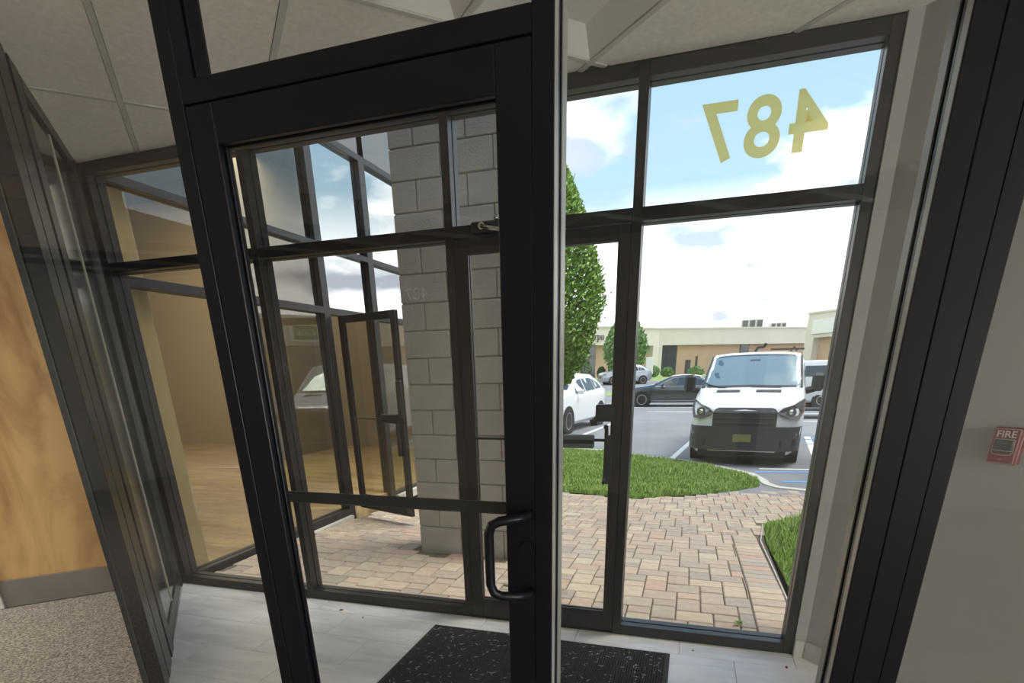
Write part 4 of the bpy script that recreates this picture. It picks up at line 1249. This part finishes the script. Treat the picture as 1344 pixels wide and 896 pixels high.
def make_van(loc, rz, paint, lab, detailed=True):
    v = empty('cargo_van', loc, rz); tag(v, lab, 'van')
    body('body', VS, M[paint], v)
    wheels(v, 1.0, [0.98, 4.28], 0.345, 0.22, M['car_grey' if detailed else 'alloy'], 6, .62)
    top_glass('windscreen', VS, 0.84, 1.575, .90, .83, M['glass_far'] if not detailed else M['van_glass'], v)
    side_glass('side_window', VS, [[(1.15, .05), (1.95, .05), (1.95, .92), (1.62, .92)]], M['glass_far'], v)
    if not detailed:
        side_glass('side_window', VS, [[(2.05, .08), (3.3, .08), (3.3, .86), (2.05, .86)], [(3.45, .08), (5.1, .08), (5.1, .86), (3.45, .86)]], M['glass_far'], v)

    def nose(x, z):
        ax = abs(x); T = [(0, -.0), (.52, .0), (.62, .012), (.80, .062), (.92, .15), (.985, .31), (1.03, .6)]
        y = .6
        for p, q in zip(T[:-1], T[1:]):
            if p[0] <= ax <= q[0]: y = p[1] + (q[1] - p[1]) * (ax - p[0]) / (q[0] - p[0]); break
        if z > 1.0: y += (z - 1.0) * .55 * (1 if ax > .6 else .9)
        return y
    if detailed:
        # seal round the windscreen
        for s0, s1, w0, w1, nm in ((0.80, 0.845, .915, .905, 'lower_seal'), (1.57, 1.61, .845, .84, 'upper_seal')):
            top_glass(nm, VS, s0, s1, w0, w1, M['trim_black'], v, .006)
        for sg in (1, -1):
            a, b = Vector((sg * .905, .82, 1.415)), Vector((sg * .835, 1.59, 1.985))
            MB().tube([a, (a + b) / 2 + Vector((0, -.012, .018)), b], .018, 6).build('pillar_seal', M['trim_black'], v)
        # grille and lower bumper
        g = MB().cbox(-.56, .56, -.012, .03, .62, 1.0, .004).build('grille', M['trim_black'], v)
        MB().add([(-.56, -.012, 1.0), (.56, -.012, 1.0), (.52, .018, 1.055), (.46, .030, 1.078), (-.46, .030, 1.078), (-.52, .018, 1.055), (-.56, .05, 1.0), (.56, .05, 1.0), (.52, .07, 1.05), (.46, .08, 1.07), (-.46, .08, 1.07), (-.52, .07, 1.05)], [(0, 1, 2, 5), (2, 3, 4, 5), (6, 11, 8, 7), (11, 10, 9, 8), (0, 5, 11, 6), (1, 7, 8, 2), (3, 9, 10, 4), (4, 10, 11, 5), (2, 8, 9, 3), (0, 6, 7, 1)]).build('grille_top', M['trim_black'], v)
        for z in (.70, .79, .88, .97):
            MB().cbox(-.54, .54, -.030, -.010, z, z + .022, .004).build('grille_bar', M['trim_black'], g)
        mb = MB(); xs = [-1.0, -.94, -.84, -.7, -.52, 0, .52, .7, .84, .94, 1.0]
        for z0_, z1_, o_ in ((.30, .56, .05), (.56, .74, .035)):
            V = [(x, nose(x, z) - o_, z) for z in (z0_, z1_) for x in xs] + [(x, nose(x, z) + .05, z) for z in (z0_, z1_) for x in xs]; n = len(xs)
            F = [(i, i + 1, n + i + 1, n + i) for i in range(n - 1)] + [(2 * n + i, 3 * n + i, 3 * n + i + 1, 2 * n + i + 1) for i in range(n - 1)]
            F += [(i, 2 * n + i, 2 * n + i + 1, i + 1) for i in range(n - 1)] + [(n + i, n + i + 1, 3 * n + i + 1, 3 * n + i) for i in range(n - 1)] + [(0, n, 3 * n, 2 * n), (n - 1, 3 * n - 1, 4 * n - 1, 2 * n - 1)]
            mb.add(V, F)
        auto_smooth(mb.build('bumper', M['trim_black'], v), 40)
        V = [(-.80, -.0, .30), (.80, 0, .30), (.70, .30, .17), (-.70, .30, .17), (-.80, .5, .30), (.80, .5, .30)]
        MB().box(-.78, .78, .02, .7, .17, .31).build('skid_plate', M['gasket'], v)
        MB().cbox(-.16, .16, -.068, -.052, .46, .60, .004).build('licence_plate', M['plate'], v)
        for sg in (1, -1):
            hl = prism_y([(sg * .60, .93), (sg * .56, 1.00), (sg * .64, 1.075), (sg * .80, 1.13), (sg * .965, 1.225), (sg * 1.0, 1.20), (sg * .985, 1.0), (sg * .93, .885), (sg * .78, .875)], nose, .055, M['lamp_glass'], 'headlight', v)
            MB().cyl((sg * .78, nose(.78, 1.0) - .050, 1.005), (sg * .78, nose(.78, 1.0) - .072, 1.005), .082, 20).build('lamp_ring', M['grey_plastic'], hl)
            MB().sphere((sg * .78, nose(.78, 1.0) - .070, 1.005), .045, 14, 8, (1, .4, 1)).build('lamp_lens', M['chrome'], hl, True)
            if sg > 0:
                prism_y([(sg * .955, .92), (sg * .99, 1.0), (sg * 1.0, 1.16), (sg * .965, 1.14)], nose, .062, M['amber'], 'side_reflector', hl)
            # fog lamp pocket
            prism_y([(sg * .66, .36), (sg * .66, .50), (sg * .90, .52), (sg * .95, .45), (sg * .90, .37)], nose, .056, M['gasket'], 'lamp_pocket', v)
            MB().cbox(sg * .80 - .13, sg * .80 + .13, .47, .50, 1.292, 1.305, .003).build('hood_vent', M['trim_black'], v) if False else None
            vx0, vx1 = (.12, .56) if sg > 0 else (-.60, -.17)
            y_ = .56; V = []
            for (yy_, zz_) in ((.60, 1.338), (.68, 1.372)):
                V += [(vx0, yy_, zz_), (vx1, yy_, zz_)]
            V += [(p[0], p[1], p[2] - .02) for p in V]
            MB().add(V, [(0, 1, 3, 2), (4, 6, 7, 5), (0, 4, 5, 1), (1, 5, 7, 3), (3, 7, 6, 2), (2, 6, 4, 0)]).build('hood_vent', M['trim_black'], v)
            # mirror
            mr = MB().cbox(sg * 1.17 - .11, sg * 1.17 + .11, .88, 1.02, 1.33, 1.66, .05).build('mirror', M['black_plastic'], v)
            MB().tube([(sg * 1.0, 1.05, 1.36), (sg * 1.12, .97, 1.38)], .045, 8).tube([(sg * 1.0, 1.05, 1.30), (sg * 1.14, .96, 1.35)], .03, 8).build('mirror_arm', M['black_plastic'], mr)
        # wiper, roof fittings, cabin
        MB().tube([(-.88, .86, 1.50), (-.74, .84, 1.452), (-.56, .80, 1.415)], .012, 6).tube([(-.60, .80, 1.41), (-.44, .80, 1.408)], .016, 6).build('wiper', M['black_plastic'], v)
        MB().tube([(.02, .80, 1.415), (.55, .80, 1.41)], .012, 6).build('wiper', M['black_plastic'], v)
        rk = MB().tube([(-.06, 2.2, 2.10), (-.02, 2.15, 2.16), (.10, 2.1, 2.17), (.14, 2.1, 2.24)], .03, 6).build('roof_antenna', M['black_plastic'], v)
        MB().tube([(.22, 2.6, 2.13), (.88, 2.6, 2.12)], .02, 6).tube([(.62, 2.5, 2.08), (.68, 2.5, 2.17), (.74, 2.5, 2.08)], .018, 6).build('roof_rack', M['black_plastic'], v)
        MB().cbox(-.86, .86, 1.08, 1.30, 1.22, 1.40, .04).build('dashboard', M['dash'], v)
        for xa, xb in ((-.72, -.42), (.26, .52)): MB().cbox(xa, xb, 1.12, 1.26, 1.405, 1.425, .005).build('paper', M['paper'], v)
        MB().ring((.42, 1.30, 1.42), (0, -.85, .5), .20, .17, .03, 24).build('steering_wheel', M['grey_plastic'], v)
        MB().cbox(-.10, .10, 1.42, 1.5, 1.86, 1.93, .02).build('mirror_pod', M['dash'], v)
    return v


# windscreen of the near van lets the cabin show faintly
M['van_glass'] = glass_mat('van_windscreen', (0.50, 0.56, 0.55), 2.8, (0.86, 1.0, 0.95))
make_van((0.97, 8.37, -0.34), math.radians(-8), 'car_white', 'white cargo van facing the window with a blank yellowish plate')
vg = make_van((9.6, 25.2, -0.34), math.radians(90), 'car_grey', 'pale grey van parked side-on behind the white cargo van', False)
vg.scale = (1, 1, 0.93)


# ---- cars
def make_car(name, sts, loc, rz, paint, lab, wl_, r, wb, quads, ws, rw, wd=.22, spokes=5, chrome=False, lamps=True, cat='car'):
    c = empty(name, loc, rz); tag(c, lab, cat)
    body('body', sts, M[paint], c)
    wheels(c, wb, wl_, r, wd, M['alloy'], spokes)
    top_glass('windscreen', sts, ws[0], ws[1], ws[2], ws[3], M['glass_far'], c)
    top_glass('rear_window', sts, rw[0], rw[1], rw[2], rw[3], M['glass_far'], c)
    side_glass('side_window', sts, quads, M['glass_far'], c)
    W = sts[2][4]
    if lamps:
        for sg in (1, -1):
            MB().cbox(sg * .70 - .16, sg * .70 + .16, sts[1][0] - .03, sts[2][0] + .08, sts[2][2] - .16, sts[2][2] - .04, .02).build('headlight', M['lamp_glass'], c)
            s = ws[0] + .35; p = skin(sts, s, .05)
            MB().cbox(sg * (p.x + .12) - .09, sg * (p.x + .12) + .09, s - .04, s + .08, p.z - .02, p.z + .12, .03).build('mirror', M[paint], c)
        MB().cbox(-.32, .32, sts[0][0] - .012, sts[0][0] + .05, sts[0][1] + .22, sts[0][2] - .08, .01).build('grille', M['trim_black'], c)
    if chrome:
        for sg in (1, -1):
            pts = []
            for i in range(17):
                t = i / 16; s = chrome[0] + (chrome[1] - chrome[0]) * t; u = math.sin(PI * min(1, max(0, t))) ** .45 * .98
                p = skin(sts, s, u) ; pts.append((sg * (p.x + .012), p.y, p.z))
            MB().tube(pts, .014, 5).build('chrome_strip', M['chrome'], c)
            pts = [skin(sts, chrome[0] + (chrome[1] - chrome[0]) * i / 8, 0) for i in range(9)]
            MB().tube([(sg * (p.x + .012), p.y, p.z) for p in pts], .010, 5).build('chrome_strip', M['chrome'], c)
        MB().cbox(-W - .012, -W + .02, 1.3, 3.6, .27, .29, .002).cbox(W - .02, W + .012, 1.3, 3.6, .27, .29, .002).build('sill_strip', M['chrome'], c)
    return c


SEDAN = [(0, .30, .62, .68, .62, .5), (.12, .22, .68, .76, .80, .66), (.45, .20, .78, .88, .90, .74), (1.0, .20, .86, .96, .93, .76), (1.35, .20, .90, 1.01, .93, .72), (1.8, .20, .93, 1.24, .93, .62),
         (2.25, .20, .94, 1.42, .93, .60), (2.8, .20, .95, 1.455, .93, .60), (3.4, .20, .96, 1.41, .93, .60), (3.95, .20, .96, 1.24, .93, .62), (4.35, .21, .97, 1.07, .92, .70), (4.75, .28, .93, .99, .84, .66), (4.9, .40, .84, .88, .70, .55)]
make_car('sedan', SEDAN, (-3.15, 25.9, -0.34), math.radians(-90), 'car_dark', 'dark green-grey sedan parked side-on beyond the white van', [.86, 3.68], .34, .93,
         [[(1.62, .06), (2.42, .06), (2.42, .90), (2.22, .90), (1.85, .62)], [(2.50, .06), (3.35, .06), (3.35, .90), (2.50, .90)], [(3.42, .06), (3.95, .08), (3.75, .62), (3.42, .86)]], (1.42, 2.15, .68, .58), (3.5, 4.2, .56, .60), spokes=6, chrome=(1.45, 4.05))
SUV = [(0, .34, .80, .88, .66, .5), (.10, .26, .90, .98, .84, .68), (.40, .22, 1.00, 1.08, .92, .76), (.95, .22, 1.06, 1.15, .945, .78), (1.30, .22, 1.09, 1.20, .945, .76), (1.7, .22, 1.10, 1.45, .945, .67),
       (2.1, .22, 1.11, 1.64, .945, .64), (2.8, .22, 1.13, 1.70, .945, .64), (3.6, .22, 1.15, 1.66, .945, .63), (4.15, .24, 1.17, 1.50, .94, .62), (4.5, .30, 1.12, 1.22, .90, .66), (4.7, .42, 1.0, 1.05, .80, .6)]
QS = [[(1.58, .05), (2.42, .05), (2.42, .90), (2.12, .90), (1.78, .62)], [(2.50, .05), (3.30, .07), (3.30, .90), (2.50, .90)], [(3.38, .07), (4.02, .14), (3.85, .70), (3.38, .88)]]
suv = make_car('suv', SUV, (-4.50, 12.6, -0.34), math.radians(-10), 'car_white', 'white suv parked nose-in beside the columnar tree', [.93, 3.79], .37, .945, QS, (1.36, 2.05, .70, .62), (3.75, 4.3, .58, .62), spokes=8)
MB().cbox(-.30, .30, -.03, .03, .50, .80, .03).build('kidney_grille', M['trim_black'], suv)
MB().cbox(.62, .84, -.005, .09, .30, .72, .02).cbox(-.84, -.62, -.005, .09, .30, .72, .02).build('air_intake', M['trim_black'], suv)
make_car('suv', SUV, (-8.2, 50.0, gz(51.5) - 0.0), math.radians(-62), 'car_silver', 'silver suv driving across the far lot left of the door stile', [.93, 3.79], .36, .945, QS, (1.36, 2.05, .70, .62), (3.75, 4.3, .58, .62), spokes=5)

# white sign post far away by the column
sp = empty('sign_post', (-4.6, 60.5, gz(60.5))); tag(sp, 'small white sign on a short post in the far lawn', 'sign')
MB().cbox(-.04, .04, -.04, .04, 0, 1.0, .01).build('post', M['sign_white'], sp)
MB().cbox(-.38, .38, -.03, .03, .6, 2.3, .02).build('panel', M['sign_white'], sp)

# wheel stops behind the van, dark
for (x, y, l, lab) in [(4.3, 18.9, 1.8, 'dark wheel stop on the asphalt, nearer of two right of the van'), (4.9, 22.6, 1.8, 'dark wheel stop on the asphalt, farther of two right of the van')]:
    o = MB().cbox(-l / 2, l / 2, -.09, .09, 0, .13, .03).build('wheel_stop', M['trim_black']); o.location = (x, y, -0.34); tag(o, lab, 'wheel stop')
